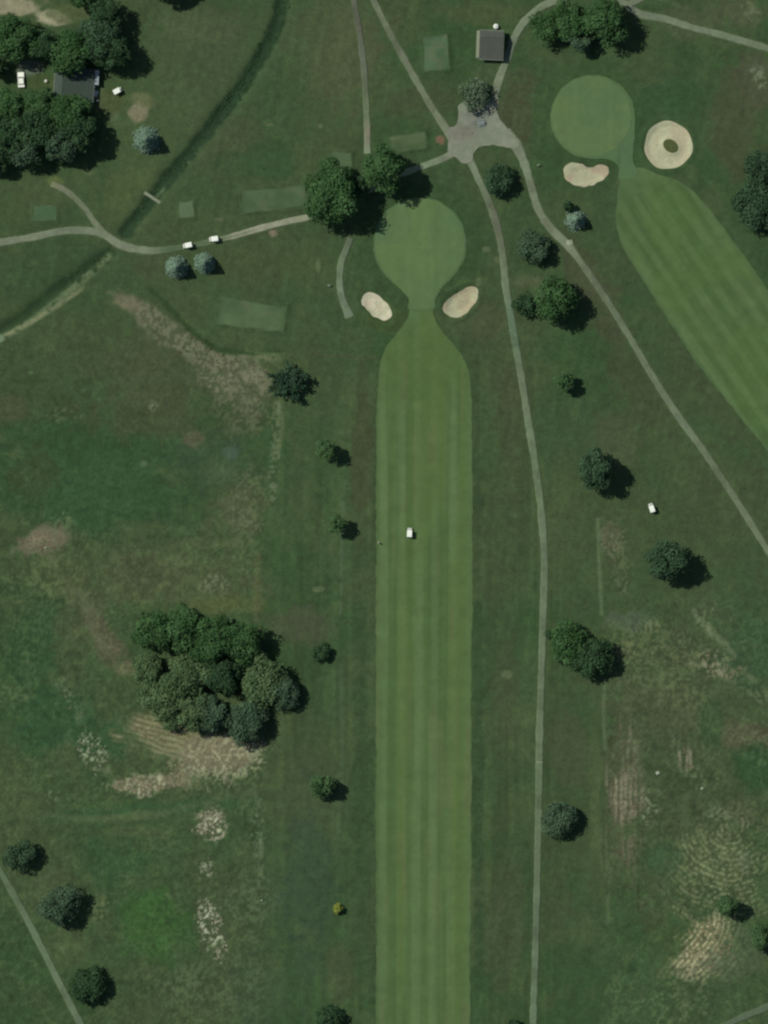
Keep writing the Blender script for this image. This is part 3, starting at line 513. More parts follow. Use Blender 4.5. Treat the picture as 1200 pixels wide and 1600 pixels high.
# ------------------------------------------------------------------ solid builders
class MB:
    def __init__(s): s.v = []; s.f = []
    def add(s, v, f):
        b = len(s.v); s.v += [tuple(p) for p in v]; s.f += [tuple(b + i for i in q) for q in f]; return s
    def box(s, x0, x1, y0, y1, z0, z1, top=None, rot=0, c=(0, 0)):
        a, b = top or (0, 0)   # inset of the top face in x and y
        v = [(x0, y0, z0), (x1, y0, z0), (x1, y1, z0), (x0, y1, z0), (x0 + a, y0 + b, z1), (x1 - a, y0 + b, z1), (x1 - a, y1 - b, z1), (x0 + a, y1 - b, z1)]
        return s.add(v, [(3, 2, 1, 0), (4, 5, 6, 7), (0, 1, 5, 4), (1, 2, 6, 5), (2, 3, 7, 6), (3, 0, 4, 7)])
    def tube(s, pts, r, n=8, caps=True):
        rs = r if isinstance(r, (list, tuple)) else [r] * len(pts); P = [Vector(p) for p in pts]; rings = []
        for i, p in enumerate(P):
            d = (P[min(i + 1, len(P) - 1)] - P[max(i - 1, 0)]).normalized(); u = d.orthogonal().normalized(); w = d.cross(u)
            if i and rings:
                pass
            rings.append([p + (u * math.cos(2 * math.pi * k / n) + w * math.sin(2 * math.pi * k / n)) * rs[i] for k in range(n)])
        v = [q for r_ in rings for q in r_]; f = [(i * n + k, i * n + (k + 1) % n, (i + 1) * n + (k + 1) % n, (i + 1) * n + k) for i in range(len(P) - 1) for k in range(n)]
        if caps: f += [tuple(range(n))[::-1], tuple((len(P) - 1) * n + k for k in range(n))]
        return s.add(v, f)
    def lathe(s, prof, n=16, c=(0, 0, 0), axis='z'):
        v = []; m = len(prof)
        for r, z in prof:
            for k in range(n):
                a = 2 * math.pi * k / n; x, y = r * math.cos(a), r * math.sin(a)
                v.append((c[0] + x, c[1] + y, c[2] + z) if axis == 'z' else (c[0] + z, c[1] + x, c[2] + y))
        f = [(i * n + k, i * n + (k + 1) % n, (i + 1) * n + (k + 1) % n, (i + 1) * n + k) for i in range(m - 1) for k in range(n)]
        f += [tuple(range(n))[::-1], tuple((m - 1) * n + k for k in range(n))]
        return s.add(v, f)
    def build(s, name, mat, parent=None, bevel=0, smooth=False):
        me = bpy.data.meshes.new(name); me.from_pydata(s.v, [], s.f); me.materials.append(mat); me.update()
        if smooth: me.polygons.foreach_set('use_smooth', [True] * len(me.polygons))
        o = bpy.data.objects.new(name, me); C.objects.link(o)
        if parent: o.parent = parent
        if bevel:
            b = o.modifiers.new('bevel', 'BEVEL'); b.width = bevel; b.segments = 2; b.limit_method = 'ANGLE'
        return o
def empty(name, px, py, rz=0, label=None, cat=None, group=None, dz=0.0):
    o = bpy.data.objects.new(name, None); C.objects.link(o); o.empty_display_size = 0.5
    o.location = (PX(px), PY(py), Hs(px, py) + dz); o.rotation_euler = (0, 0, rz)
    return set_props(o, label, cat, group)

# ------------------------------------------------------------------ trees
def quads(Pn, Nn, size, rng, aspect=1.0):
    """square-ish leaf cards at points Pn facing Nn"""
    n = len(Pn); r = rng.normal(size=(n, 3)); T = np.cross(Nn, r); T /= np.linalg.norm(T, axis=1)[:, None] + 1e-9; B = np.cross(Nn, T)
    a = size[:, None] * 0.5; b = a * aspect
    V = np.stack([Pn - T * a - B * b * 0.35, Pn + B * -b + T * a * 0.2, Pn + T * a + B * b * 0.3, Pn + B * b - T * a * 0.15], 1)
    return V.reshape(-1, 3)
PAL = {  # sRGB look of sunlit leaves, kept as albedo; (main, second)
 'broad': ((78, 108, 68), (62, 92, 54)), 'dark': ((68, 94, 64), (56, 80, 54)), 'light': ((98, 120, 82), (84, 108, 72)), 'grey': ((86, 108, 82), (68, 92, 70)), 'thin': ((104, 122, 96), (84, 104, 82)),
 'young': ((86, 114, 74), (72, 100, 64)), 'spruce': ((136, 160, 138), (112, 138, 116)), 'spiky': ((72, 98, 74), (52, 76, 58)), 'bush': ((150, 158, 74), (124, 138, 64)), 'dim': ((74, 98, 72), (58, 82, 58)),
}
def add_trunk(root, R, Hh, rng, base, nl=6):
    m = MB(); r0 = 0.05 * R + 0.09
    m.tube([(0, 0, -0.4), (0, 0, 0.3), (0.05 * R, 0.02 * R, Hh * 0.35), (0.02 * R, -0.03 * R, Hh * 0.72)], [r0 * 1.5, r0, r0 * 0.75, r0 * 0.3], 8); m.build('trunk', M_BARK, root, smooth=True)
    m = MB()
    for k in range(nl):
        a = 2 * math.pi * (k + rng.rand() * 0.6) / nl; z = Hh * (0.28 + 0.2 * rng.rand()); L = R * (0.55 + 0.25 * rng.rand())
        m.tube([(0.03 * R, 0, z), (math.cos(a) * L * 0.5, math.sin(a) * L * 0.5, z + Hh * 0.12), (math.cos(a) * L, math.sin(a) * L, z + Hh * 0.22)], [r0 * 0.45, r0 * 0.28, r0 * 0.1], 5)
    m.build('limb', M_BARK, root)
def broad_crown(root, R, Hh, kind, seed, rx=1.0, ry=1.0, rot=0.0, dens=1.0):
    rng = np.random.RandomState(seed); main, sec = PAL[kind]; main, sec = lin(main), lin(sec)
    ph_ = rng.rand(3) * 6.28; Ra = lambda a: 1 + 0.11 * math.sin(2 * a + ph_[0]) + 0.10 * math.sin(3 * a + ph_[1]) + 0.06 * math.sin(5 * a + ph_[2])
    nl = int(12 + R * 4.2); zc = Hh * 0.62; vz = Hh * 0.36
    Ps, Ns, Sz, Cs = [], [], [], []
    lobes = []
    for i in range(nl):
        if i < nl * 0.55:   # skirt lobes
            a = 2 * math.pi * i / (nl * 0.55) + rng.rand() * 0.9; d = R * Ra(a) * (0.60 + 0.24 * rng.rand()); z = zc + vz * rng.uniform(-0.45, 0.25)
            lr = R * rng.uniform(0.17, 0.34) * (1.0 if R > 3 else 1.2)
        else:
            a = rng.rand() * 6.28; d = R * Ra(a) * 0.6 * math.sqrt(rng.rand()); z = zc + vz * rng.uniform(0.15, 0.8)
            lr = R * rng.uniform(0.20, 0.36) * (1.0 if R > 3 else 1.15)
        lobes.append((math.cos(a) * d, math.sin(a) * d, z, lr))
    lobes.append((0, 0, zc - vz * 0.15, R * 0.58))
    for (x, y, z, lr) in lobes:
        ls = 0.30 + 0.035 * R; n = int(4 * math.pi * lr * lr / (ls * ls) * 1.15 * dens) + 12
        D = rng.normal(size=(n, 3)); D /= np.linalg.norm(D, axis=1)[:, None]
        D = D[(D[:, 2] > -0.75)]; n = len(D)
        rr = lr * (0.72 + 0.48 * rng.rand(n) ** 0.8)
        lump = 1 + 0.16 * np.sin(D[:, 0] * 7 + seed + x) * np.sin(D[:, 1] * 7 + y)
        P_ = np.array([x, y, z]) + D * (rr * lump)[:, None] * np.array([1, 1, 0.85])
        N_ = D * 0.75 + np.array([0, 0, 0.42]) + rng.normal(size=(n, 3)) * 0.34; N_ /= np.linalg.norm(N_, axis=1)[:, None]
        k = rng.rand(); cv = main * k + sec * (1 - k); cv = cv * rng.uniform(0.85, 1.18)
        Cn = cv[None] * rng.uniform(0.75, 1.3, n)[:, None]
        Ps.append(P_); Ns.append(N_); Sz.append(ls * rng.uniform(0.7, 1.5, n)); Cs.append(Cn)
    P_ = np.concatenate(Ps); N_ = np.concatenate(Ns); Z_ = np.concatenate(Sz); C_ = np.concatenate(Cs)
    P_[:, 0] *= rx; P_[:, 1] *= ry
    if rot: c, s = math.cos(rot), math.sin(rot); P_[:, :2] = P_[:, :2] @ np.array([[c, s], [-s, c]])
    V = quads(P_, N_, Z_, rng); F = np.arange(len(V)).reshape(-1, 4)
    np_obj('crown', V, F, M_LEAF, np.repeat(C_, 4, 0), root)
def spiky_crown(root, R, Hh, kind, seed, dens=1.0):
    """open tree whose boughs radiate like spokes"""
    rng = np.random.RandomState(seed); main, sec = lin(PAL[kind][0]), lin(PAL[kind][1]); P, N, Z, Cc = [], [], [], []
    for b in range(46):
        a = b * 2.399 + rng.rand() * 0.4; L = R * rng.uniform(0.6, 1.0); el = rng.uniform(0.1, 1.15); z0 = Hh * rng.uniform(0.3, 0.5)
        n = int(90 * dens * L / R); t = rng.rand(n) ** 0.7
        d = np.array([math.cos(a) * math.cos(el), math.sin(a) * math.cos(el), math.sin(el) * Hh * 0.55 / R])
        w = 0.13 * R * (1.1 - t * 0.8)
        P.append(np.array([0, 0, z0]) + d[None] * (t * L)[:, None] + rng.normal(size=(n, 3)) * w[:, None]); nn = rng.normal(size=(n, 3)) * 0.6 + np.array([0, 0, 0.8]); N.append(nn / np.linalg.norm(nn, axis=1)[:, None])
        Z.append(rng.uniform(0.35, 0.75, n)); k = rng.rand(); Cc.append((main * k + sec * (1 - k))[None] * rng.uniform(0.7, 1.3, n)[:, None])
    V = quads(np.concatenate(P), np.concatenate(N), np.concatenate(Z), rng); np_obj('crown', V, np.arange(len(V)).reshape(-1, 4), M_LEAF, np.repeat(np.concatenate(Cc), 4, 0), root)
def spruce_crown(root, R, Hh, kind, seed, dens=1.0):
    rng = np.random.RandomState(seed); main, sec = lin(PAL[kind][0]), lin(PAL[kind][1]); P, N, Z, Cc = [], [], [], []
    tiers = int(Hh * 1.9)
    for k in range(tiers):
        f = k / (tiers - 1); z = Hh * (0.07 + 0.9 * f); r = R * (1 - f) ** 0.8 * rng.uniform(0.9, 1.05) + 0.12; nb = max(5, int(6 + r * 4.0))
        for b in range(nb):
            a = 2 * math.pi * (b + rng.rand() * 0.5) / nb + k * 0.7; L = r * rng.uniform(0.82, 1.1); n = int((5 + L * 7) * dens); t = np.sqrt(rng.rand(n))
            w = 0.10 + 0.16 * L * (1 - t * 0.5); side = rng.normal(size=n) * w * 0.6
            x = math.cos(a) * L * t - math.sin(a) * side; y = math.sin(a) * L * t + math.cos(a) * side; zz = z - 0.28 * L * t + 0.10 * L * t * t + rng.normal(size=n) * 0.07
            P.append(np.stack([x, y, zz], 1)); nn = np.stack([np.full(n, math.cos(a) * 0.75), np.full(n, math.sin(a) * 0.75), np.full(n, 0.8)], 1) + rng.normal(size=(n, 3)) * 0.3
            N.append(nn / np.linalg.norm(nn, axis=1)[:, None]); Z.append(rng.uniform(0.28, 0.55, n)); q = rng.rand(); Cc.append((main * q + sec * (1 - q))[None] * rng.uniform(0.8, 1.25, n)[:, None])
    V = quads(np.concatenate(P), np.concatenate(N), np.concatenate(Z), rng); np_obj('crown', V, np.arange(len(V)).reshape(-1, 4), M_LEAF, np.repeat(np.concatenate(Cc), 4, 0), root)

# (name, px, py, crown radius px, height m, kind, label, {extra})
TREES = [
 # wood around the house, top left
 ('broadleaf_tree', 26, 62, 36, 13, 'broad', 'broad dark tree at the left edge just under the tan dirt patch', {}),
 ('broadleaf_tree', 70, 70, 23, 12, 'dark', 'dark gap-filling tree between the left edge tree and the bright crown', {}),
 ('broadleaf_tree', 112, 82, 37, 13, 'broad', 'brighter green crown directly north of the grey house roof', {}),
 ('broadleaf_tree', 156, 62, 34, 13, 'dim', 'dull dark crown northeast of the house above the shaded white cart', {}),
 ('broadleaf_tree', 176, 84, 28, 13.5, 'dark', 'outermost eastern tree of the house wood with shadow over the lawn', {}),
 ('broadleaf_tree', 165, 22, 24, 12, 'dark', 'dark tree touching the top edge right of the tan dirt patches', {}),
 ('broadleaf_tree', 128, -6, 24, 12, 'broad', 'tree cut by the top edge above the brighter crown', {}),
 ('broadleaf_tree', 262, -22, 26, 12, 'dark', 'tree mostly above the top edge whose dark lower side shows left of the ditch', {}),
 ('broadleaf_tree', -4, 104, 17, 8, 'dark', 'tree at the left edge beside the white parked car', {}),
 ('broadleaf_tree', 10, 166, 28, 11, 'broad', 'tree at the left edge below the white parked car', {}),
 ('broadleaf_tree', 60, 164, 28, 11, 'broad', 'tree just southwest of the house roof', {}),
 ('broadleaf_tree', 106, 181, 34, 12, 'broad', 'bright crown just south of the house roof', {}),
 ('broadleaf_tree', 60, 204, 32, 13, 'dark', 'tree in the middle of the wood south of the house', {}),
 ('broadleaf_tree', 18, 212, 32, 12, 'dark', 'tree at the left edge in the southern part of the wood', {}),
 ('broadleaf_tree', 96, 226, 28, 12, 'grey', 'greyish crown at the south side of the wood above the path spur', {}),
 ('broadleaf_tree', 40, 238, 26, 12, 'grey', 'pale greyish crown at the southwest corner of the wood', {}),
 ('broadleaf_tree', 126, 210, 27, 14.5, 'dark', 'southeastern tree of the wood with a deep shadow on the lawn', {}),
 ('broadleaf_tree', -8, 250, 24, 10, 'dark', 'tree cut by the left edge at the bottom of the wood', {}),
 # spruces
 ('blue_spruce', 229, 219, 22, 10.5, 'spruce', 'largest blue spruce, alone on the lawn right of the house wood', {}),
 ('blue_spruce', 276, 418, 20, 9.0, 'spruce', 'left spruce of the pair below the two carts on the path', {}),
 ('blue_spruce', 320, 411, 18, 9.0, 'spruce', 'right spruce of the pair below the two carts on the path', {}),
 ('blue_spruce', 900, 344, 18, 7.5, 'spruce', 'pale blue spruce beside the diagonal path right of the central green', {}),
 ('small_tree', 888, 323, 9, 5, 'dark', 'tiny dark tree touching the upper left of the pale spruce', {}),
 # big pair at the central green
 ('broadleaf_tree', 521, 304, 46, 16, 'broad', 'largest tree, standing over the cart path left of the central green', {}),
 ('broadleaf_tree', 599, 266, 36, 17, 'broad', 'big tree at the upper left rim of the central green', {}),
 ('broadleaf_tree', 562, 292, 16, 11, 'dark', 'dark smaller crown wedged between the two biggest trees', {}),
 # top right clump
 ('broadleaf_tree', 856, 44, 26, 8, 'broad', 'left tree of the clump under the top right path', {}),
 ('broadleaf_tree', 892, 34, 32, 9.5, 'broad', 'middle tree of the clump under the top right path', {}),
 ('broadleaf_tree', 944, 34, 34, 13.5, 'broad', 'right tree of the top right clump with the deepest shadow', {}),
 ('broadleaf_tree', 906, 62, 20, 8, 'grey', 'low greyish crown in front of the top right clump', {}),
 # round the junction and along the path
 ('thin_tree', 742, 150, 26, 5.5, 'thin', 'thin see-through tree at the north side of the paved junction', {'dens': 0.5}),
 ('broadleaf_tree', 780, 282, 25, 6.5, 'dim', 'dim rounded tree between the two paths below the junction', {'dens': 0.6}),
 ('broadleaf_tree', 833, 385, 28, 7, 'grey', 'greyish dappled tree between the two paths, beside the small concrete pad', {'dens': 0.8}),
 ('broadleaf_tree', 869, 468, 34, 12, 'broad', 'bigger green tree of the pair between the diverging paths', {}),
 ('broadleaf_tree', 822, 476, 20, 6.5, 'dark', 'smaller dark tree of the pair, close to the long path', {'dens': 0.7}),
 ('young_tree', 880, 597, 16, 8, 'young', 'small young tree alone below the pair between the diverging paths', {}),
 ('broadleaf_tree', 930, 736, 30, 13, 'dim', 'tree with a sharp black shadow above left of the lone white cart at right', {}),
 ('broadleaf_tree', 1044, 876, 30, 12.5, 'dim', 'tree with a large black shadow below right of the lone white cart', {}),
 ('broadleaf_tree', 888, 1002, 33, 7, 'broad', 'left crown of the merged pair just right of the long path', {}),
 ('broadleaf_tree', 926, 1028, 33, 7.5, 'dark', 'right crown of the merged pair just right of the long path', {}),
 ('small_tree', 858, 992, 8, 3.5, 'dark', 'tiny brownish shrub touching the long path beside the merged pair', {}),
 ('broadleaf_tree', 874, 1279, 28, 6.5, 'grey', 'rounded tree close to the right side of the lower long path', {}),
 ('broadleaf_tree', 1186, 262, 28, 9, 'dim', 'upper tree of the pair at the right edge', {}),
 ('broadleaf_tree', 1182, 318, 38, 8.5, 'dim', 'lower and wider greyish tree of the pair at the right edge', {}),
 # left of the fairway
 ('spiky_tree', 450, 598, 36, 7.5, 'spiky', 'dark bluish spiky tree at the lower right end of the dry swale', {}),
 ('young_tree', 511, 703, 16, 9, 'young', 'upper of the two small trees left of the fairway beside the white cart', {}),
 ('young_tree', 527, 819, 13, 8.5, 'young', 'lower of the two small trees left of the fairway, level with the white cart', {}),
 ('young_tree', 502, 1020, 16, 4.0, 'dark', 'small dark round tree right of the large grove', {}),
 ('young_tree', 504, 1228, 21, 8, 'young', 'small green tree between the tan hay patch and the fairway', {}),
 ('yellow_shrub', 527, 1419, 8, 3.0, 'bush', 'little yellow shrub left of the lower fairway', {}),
 ('broadleaf_tree', 514, 1590, 22, 5.5, 'dark', 'dark tree cut by the bottom edge left of the fairway', {}),
 ('small_tree', 803, 1602, 11, 4, 'dark', 'tree tip at the bottom edge just left of the long path', {}),
 # grove
 ('broadleaf_tree', 243, 985, 27, 10, 'broad', 'northwest corner tree of the large grove', {}),
 ('broadleaf_tree', 285, 985, 30, 11, 'broad', 'north side tree of the large grove, second from its west corner', {}),
 ('broadleaf_tree', 332, 1000, 33, 12, 'broad', 'tall tree in the middle of the grove north side', {}),
 ('broadleaf_tree', 376, 1001, 30, 11, 'broad', 'northeast tree of the grove with a black shaded side', {}),
 ('broadleaf_tree', 231, 1044, 22, 7, 'light', 'low pale tree on the west side of the grove beside the tan bare spot', {}),
 ('broadleaf_tree', 240, 1080, 22, 6.5, 'light', 'low tree on the southwest side of the grove', {}),
 ('broadleaf_tree', 290, 1058, 32, 10, 'light', 'pale olive crown in the heart of the grove', {}),
 ('broadleaf_tree', 345, 1050, 28, 9, 'dark', 'dark crown right of the pale olive heart of the grove', {}),
 ('broadleaf_tree', 412, 1062, 31, 8.5, 'light', 'pale olive tree bulging from the east side of the grove', {}),
 ('broadleaf_tree', 441, 1078, 24, 7, 'grey', 'easternmost dark tipped crown of the grove', {}),
 ('broadleaf_tree', 262, 1102, 25, 8, 'light', 'greyish crown at the south side of the grove above the hay', {}),
 ('broadleaf_tree', 302, 1110, 24, 9, 'light', 'pale crown at the middle of the grove south side', {}),
 ('broadleaf_tree', 328, 1112, 26, 9, 'grey', 'dark southern crown of the grove beside the lone southeast tree', {}),
 ('broadleaf_tree', 385, 1128, 28, 8, 'grey', 'round tree at the southeast corner of the grove with a black shadow', {}),
 # bottom left
 ('broadleaf_tree', 31, 1336, 24, 7.5, 'dim', 'uppermost of the three trees along the bottom left path', {'dens': 0.8}),
 ('broadleaf_tree', 95, 1414, 32, 9.5, 'grey', 'largest, middle tree of the three along the bottom left path', {'dens': 0.75}),
 ('broadleaf_tree', 137, 1538, 30, 6.5, 'dark', 'lowest of the three trees along the bottom left path', {}),
 # bottom right
 ('young_tree', 1136, 1415, 17, 9, 'young', 'young tree right of the tan ripple marks near the right edge', {}),
 ('broadleaf_tree', 1190, 1462, 19, 6, 'young', 'tree at the right edge right of the tan hay streaks', {}),
]
GROVE = {k for k, t in enumerate(TREES) if 'grove' in t[6] and 205 < t[1] < 460 and t[2] < 1160}
def make_tree(i, t):
    name, px, py, r, hh, kind, label, ex = t
    R = r * S * 1.0 * (1.14 if i in GROVE else 1.0)
    root = empty(name, px, py, 0, label, 'shrub' if 'shrub' in name else 'tree', dz=-0.03)
    rng = np.random.RandomState(500 + i); root.rotation_euler.z = 0
    add_trunk(root, R, hh, rng, 0, 6 if R > 2.5 else 4)
    if name == 'blue_spruce': spruce_crown(root, R, hh, kind, 900 + i)
    elif name == 'spiky_tree': spiky_crown(root, R, hh, kind, 900 + i)
    elif name == 'thin_tree': broad_crown(root, R, hh, kind, 900 + i, dens=0.3)
    else: broad_crown(root, R, hh, kind, 900 + i, rng.uniform(0.93, 1.06), rng.uniform(0.93, 1.06), dens=ex.get('dens', 1.0))
    g = ex.get('group')
    if g: root['group'] = g
for i, t in enumerate(TREES): make_tree(i, t)

# ------------------------------------------------------------------ house and hut
M_SHINGLE = plain('shingle_grey_green', (68, 80, 71), 0.9, 1.2, 0.10, 0.1); M_HUTROOF = plain('shingle_grey', (80, 85, 76), 0.9, 1.5, 0.10, 0.1)
M_SIDING = plain('siding', (170, 168, 155), 0.8); M_GLASS = plain('window_glass', (30, 38, 44), 0.15, spec=0.6); M_WOOD = plain('weathered_wood', (122, 124, 108), 0.85, 4, 0.15)
M_WHITE = plain('white_paint', (218, 222, 210), 0.5); M_TRIM = plain('pale_trim', (150, 155, 140), 0.7); M_CONC = plain('concrete', (128, 134, 112), 0.9, 3, 0.1); M_DOOR = plain('door_paint', (90, 70, 55), 0.6)
def building(root, w, d, eave, ridge_y, ridge_z, roofmat, over=0.35, axis='x', chimney=False):
    """gable building: footprint w (x) by d (y) centred on the root, ridge along x at y=ridge_y"""
    m = MB(); x, y = w / 2, d / 2
    z_at = lambda yy: ridge_z - (ridge_z - eave) * (abs(yy - ridge_y) / (y - ridge_y if yy > ridge_y else y + ridge_y))
    m.add([(-x, -y, -0.4), (x, -y, -0.4), (x, y, -0.4), (-x, y, -0.4), (-x, -y, eave), (x, -y, eave), (x, y, eave), (-x, y, eave), (-x, ridge_y, ridge_z - 0.05), (x, ridge_y, ridge_z - 0.05)],
          [(0, 1, 5, 4), (1, 2, 6, 9, 5), (2, 3, 7, 6), (3, 0, 4, 8, 7)]); m.build('wall', M_SIDING, root)
    for s in (1, -1):
        ye = s * y; run = abs(ye - ridge_y); sl = (ridge_z - eave) / run; yo = ye + s * over; zo = eave - sl * over
        m = MB(); X0, X1 = -x - over, x + over; th = 0.14
        v = [(X0, ridge_y, ridge_z), (X1, ridge_y, ridge_z), (X1, yo, zo), (X0, yo, zo)]
        v += [(a, b, c + th) for a, b, c in v]; f = [(0, 1, 2, 3), (7, 6, 5, 4), (0, 4, 5, 1), (1, 5, 6, 2), (2, 6, 7, 3), (3, 7, 4, 0)]
        if s < 0: f = [q[::-1] for q in f]
        ro = m.add(v, f).build('roof', roofmat, root)
        # shingle courses, raised butt edges running along the slope
        c = MB(); n = int(run / 0.45)
        for k in range(1, n):
            t = k / n; yy = ridge_y + (yo - ridge_y) * t; zz = ridge_z + (zo - ridge_z) * t + th
            c.box(X0, X1, yy - 0.02, yy + 0.02, zz - 0.02, zz + 0.022)
        c.build('shingle_course', roofmat, ro)
        g = MB(); g.tube([(X0, yo + s * 0.07, zo + 0.03), (X1, yo + s * 0.07, zo + 0.03)], 0.07, 6); g.build('gutter', M_TRIM, root)
    m = MB(); m.tube([(-x - over, ridge_y, ridge_z + 0.13), (x + over, ridge_y, ridge_z + 0.13)], 0.09, 6); m.build('ridge_cap', roofmat, root)
    for sx, yy in ((-1, -y * 0.4), (-1, y * 0.4), (1, y * 0.2)):
        fr = MB().box(sx * x - 0.04, sx * x + 0.04, yy - 0.55, yy + 0.55, 1.0, 2.1).build('window', M_TRIM, root)
        MB().box(sx * x - 0.05, sx * x + 0.05, yy - 0.46, yy + 0.46, 1.09, 2.01).build('pane', M_GLASS, fr)
    dr = MB().box(-0.5, 0.5, -y - 0.05, -y + 0.03, 0.0, 2.05).build('door', M_DOOR, root)
    MB().lathe([(0.0, -0.06), (0.04, -0.04), (0.04, 0.0), (0.0, 0.03)], 8, (0.38, -y - 0.08, 1.0)).build('handle', M_TRIM, dr)
    if chimney:
        ch = MB().box(x * 0.2, x * 0.2 + 0.7, ridge_y - 1.3, ridge_y - 0.6, ridge_z - 1.2, ridge_z + 0.7).build('chimney', plain('chimney_brick', (120, 92, 80), 0.9), root)
h = empty('golf_hut', 768, 71, math.radians(-2), 'small square hut with grey shingled roof beside the curved path', 'hut')
building(h, 7.0, 8.4, 2.5, 2.3, 3.9, M_HUTROOF, 0.35)
w = empty('side_slab', 747, 69, math.radians(-2.5), 'narrow pale concrete strip along the west side of the hut', 'concrete strip')
sl = MB().box(-0.55, 0.55, -4.3, 4.3, -0.15, 0.12).build('slab', M_CONC, w); MB().box(-0.50, -0.02, -4.25, -0.02, 0.1, 0.14).box(0.02, 0.5, -4.25, -0.02, 0.1, 0.14).box(-0.5, 0.5, 0.02, 4.25, 0.1, 0.14).build('paving_panel', M_CONC, w)
h = empty('house', 116, 136, math.radians(86), 'house with grey green gable roof half hidden under the top left trees', 'house')
building(h, 11.0, 11.6, 2.8, 3.6, 5.2, M_SHINGLE, 0.4, chimney=False)
# porch against the east wall
p = empty('porch', 150, 122, math.radians(-6), 'small pale porch roof at the east side of the house', 'porch')
MB().add([(-1.0, -2.2, 2.5), (1.1, -2.2, 2.3), (0.8, 2.4, 2.3), (-0.6, 2.4, 2.5), (-1.0, -2.2, 2.62), (1.1, -2.2, 2.42), (0.8, 2.4, 2.42), (-0.6, 2.4, 2.62)], [(3, 2, 1, 0), (4, 5, 6, 7), (0, 1, 5, 4), (1, 2, 6, 5), (2, 3, 7, 6), (3, 0, 4, 7)]).build('roof', plain('porch_metal', (150, 160, 160), 0.6), p)
for x, y in ((0.95, -2.0), (0.7, 2.2), (-0.85, -2.0), (-0.5, 2.2)): MB().tube([(x, y, -0.3), (x, y, 2.42)], 0.06, 6).build('post', M_WHITE, p)
MB().box(-1.0, 1.1, -2.3, 2.4, -0.2, 0.15).build('deck', M_WOOD, p)
# patio furniture and clutter south of the porch
def picnic_table(px, py, rz, label, mat, s=1.0):
    r = empty('picnic_table', px, py, rz, label, 'picnic table'); r.location.z += 0.20 if px > 600 else 0
    tt = 0
    for k in range(5): MB().box(-0.95 * s, 0.95 * s, (-0.40 + k * 0.165) * s, (-0.26 + k * 0.165) * s, 0.72, 0.76).build('plank', mat, r)
    for sd in (-1, 1):
        for q in (0, 1): MB().box(-0.95 * s, 0.95 * s, sd * (0.62 + q * 0.15) * s - 0.065, sd * (0.62 + q * 0.15) * s + 0.065, 0.43, 0.47).build('bench_plank', mat, r)
    for x in (-0.65 * s, 0.65 * s):
        m = MB(); m.tube([(x, -0.75 * s, 0.40), (x, 0.75 * s, 0.40)], 0.04, 5); m.tube([(x, -0.35 * s, 0.71), (x, 0.35 * s, 0.71)], 0.04, 5)
        m.build('crossbar', mat, r)
        for sd in (-1, 1): MB().tube([(x, sd * 0.25 * s, 0.71), (x, sd * 0.68 * s, -0.02)], 0.045, 5).build('leg', mat, r)
picnic_table(752, 192, 0.25, 'bluish grey picnic table on the paved junction below the thin tree', plain('pale_blue_paint', (124, 136, 134), 0.7), 1.15)
picnic_table(149, 146, 1.2, 'pale picnic table on the grass just below the small porch', M_WHITE, 1.0)
def patio_chair(px, py, rz, label):
    r = empty('patio_chair', px, py, rz, label, 'chair'); MB().box(-0.26, 0.26, -0.26, 0.26, 0.40, 0.44).build('seat', M_WHITE, r)
    MB().add([(-0.26, 0.24, 0.44), (0.26, 0.24, 0.44), (0.26, 0.40, 0.95), (-0.26, 0.40, 0.95), (-0.26, 0.28, 0.44), (0.26, 0.28, 0.44), (0.26, 0.44, 0.95), (-0.26, 0.44, 0.95)], [(0, 1, 2, 3), (7, 6, 5, 4), (0, 4, 5, 1), (1, 5, 6, 2), (2, 6, 7, 3), (3, 7, 4, 0)]).build('backrest', M_WHITE, r)
    for x in (-.23, .23):
        for y in (-.23, .23): MB().tube([(x, y, 0.41), (x * 1.1, y * 1.1, -0.02)], 0.025, 5).build('leg', M_WHITE, r)
        MB().box(x - 0.03, x + 0.03, -0.25, 0.3, 0.62, 0.65).build('armrest', M_WHITE, r)
patio_chair(153, 157, 2.2, 'white patio chair below the pale picnic table near the house'); patio_chair(148, 136, 0.3, 'white patio chair between the porch and the pale picnic table')
# white tanks
def tank(px, py, r_, h_, label):
    r = empty('water_tank', px, py, 0, label, 'tank'); MB().lathe([(r_ * 0.96, -0.1), (r_, 0.05), (r_, h_ * 0.75), (r_ * 0.8, h_ * 0.93), (r_ * 0.3, h_), (0.001, h_)], 20).build('tank_body', M_WHITE, r, smooth=True)
    MB().lathe([(0.2, h_ - 0.03), (0.2, h_ + 0.08), (0.001, h_ + 0.1)], 12).build('cap', M_TRIM, r)
    MB().lathe([(r_ * 1.01, h_ * 0.4), (r_ * 1.03, h_ * 0.42), (r_ * 1.03, h_ * 0.48), (r_ * 1.01, h_ * 0.5)], 20).build('band', M_WHITE, r)
tank(775, 41.5, 0.85, 1.3, 'round white tank touching the north wall of the hut'); tank(72, 127, 0.5, 1.0, 'small round white tank on the grass left of the house roof')

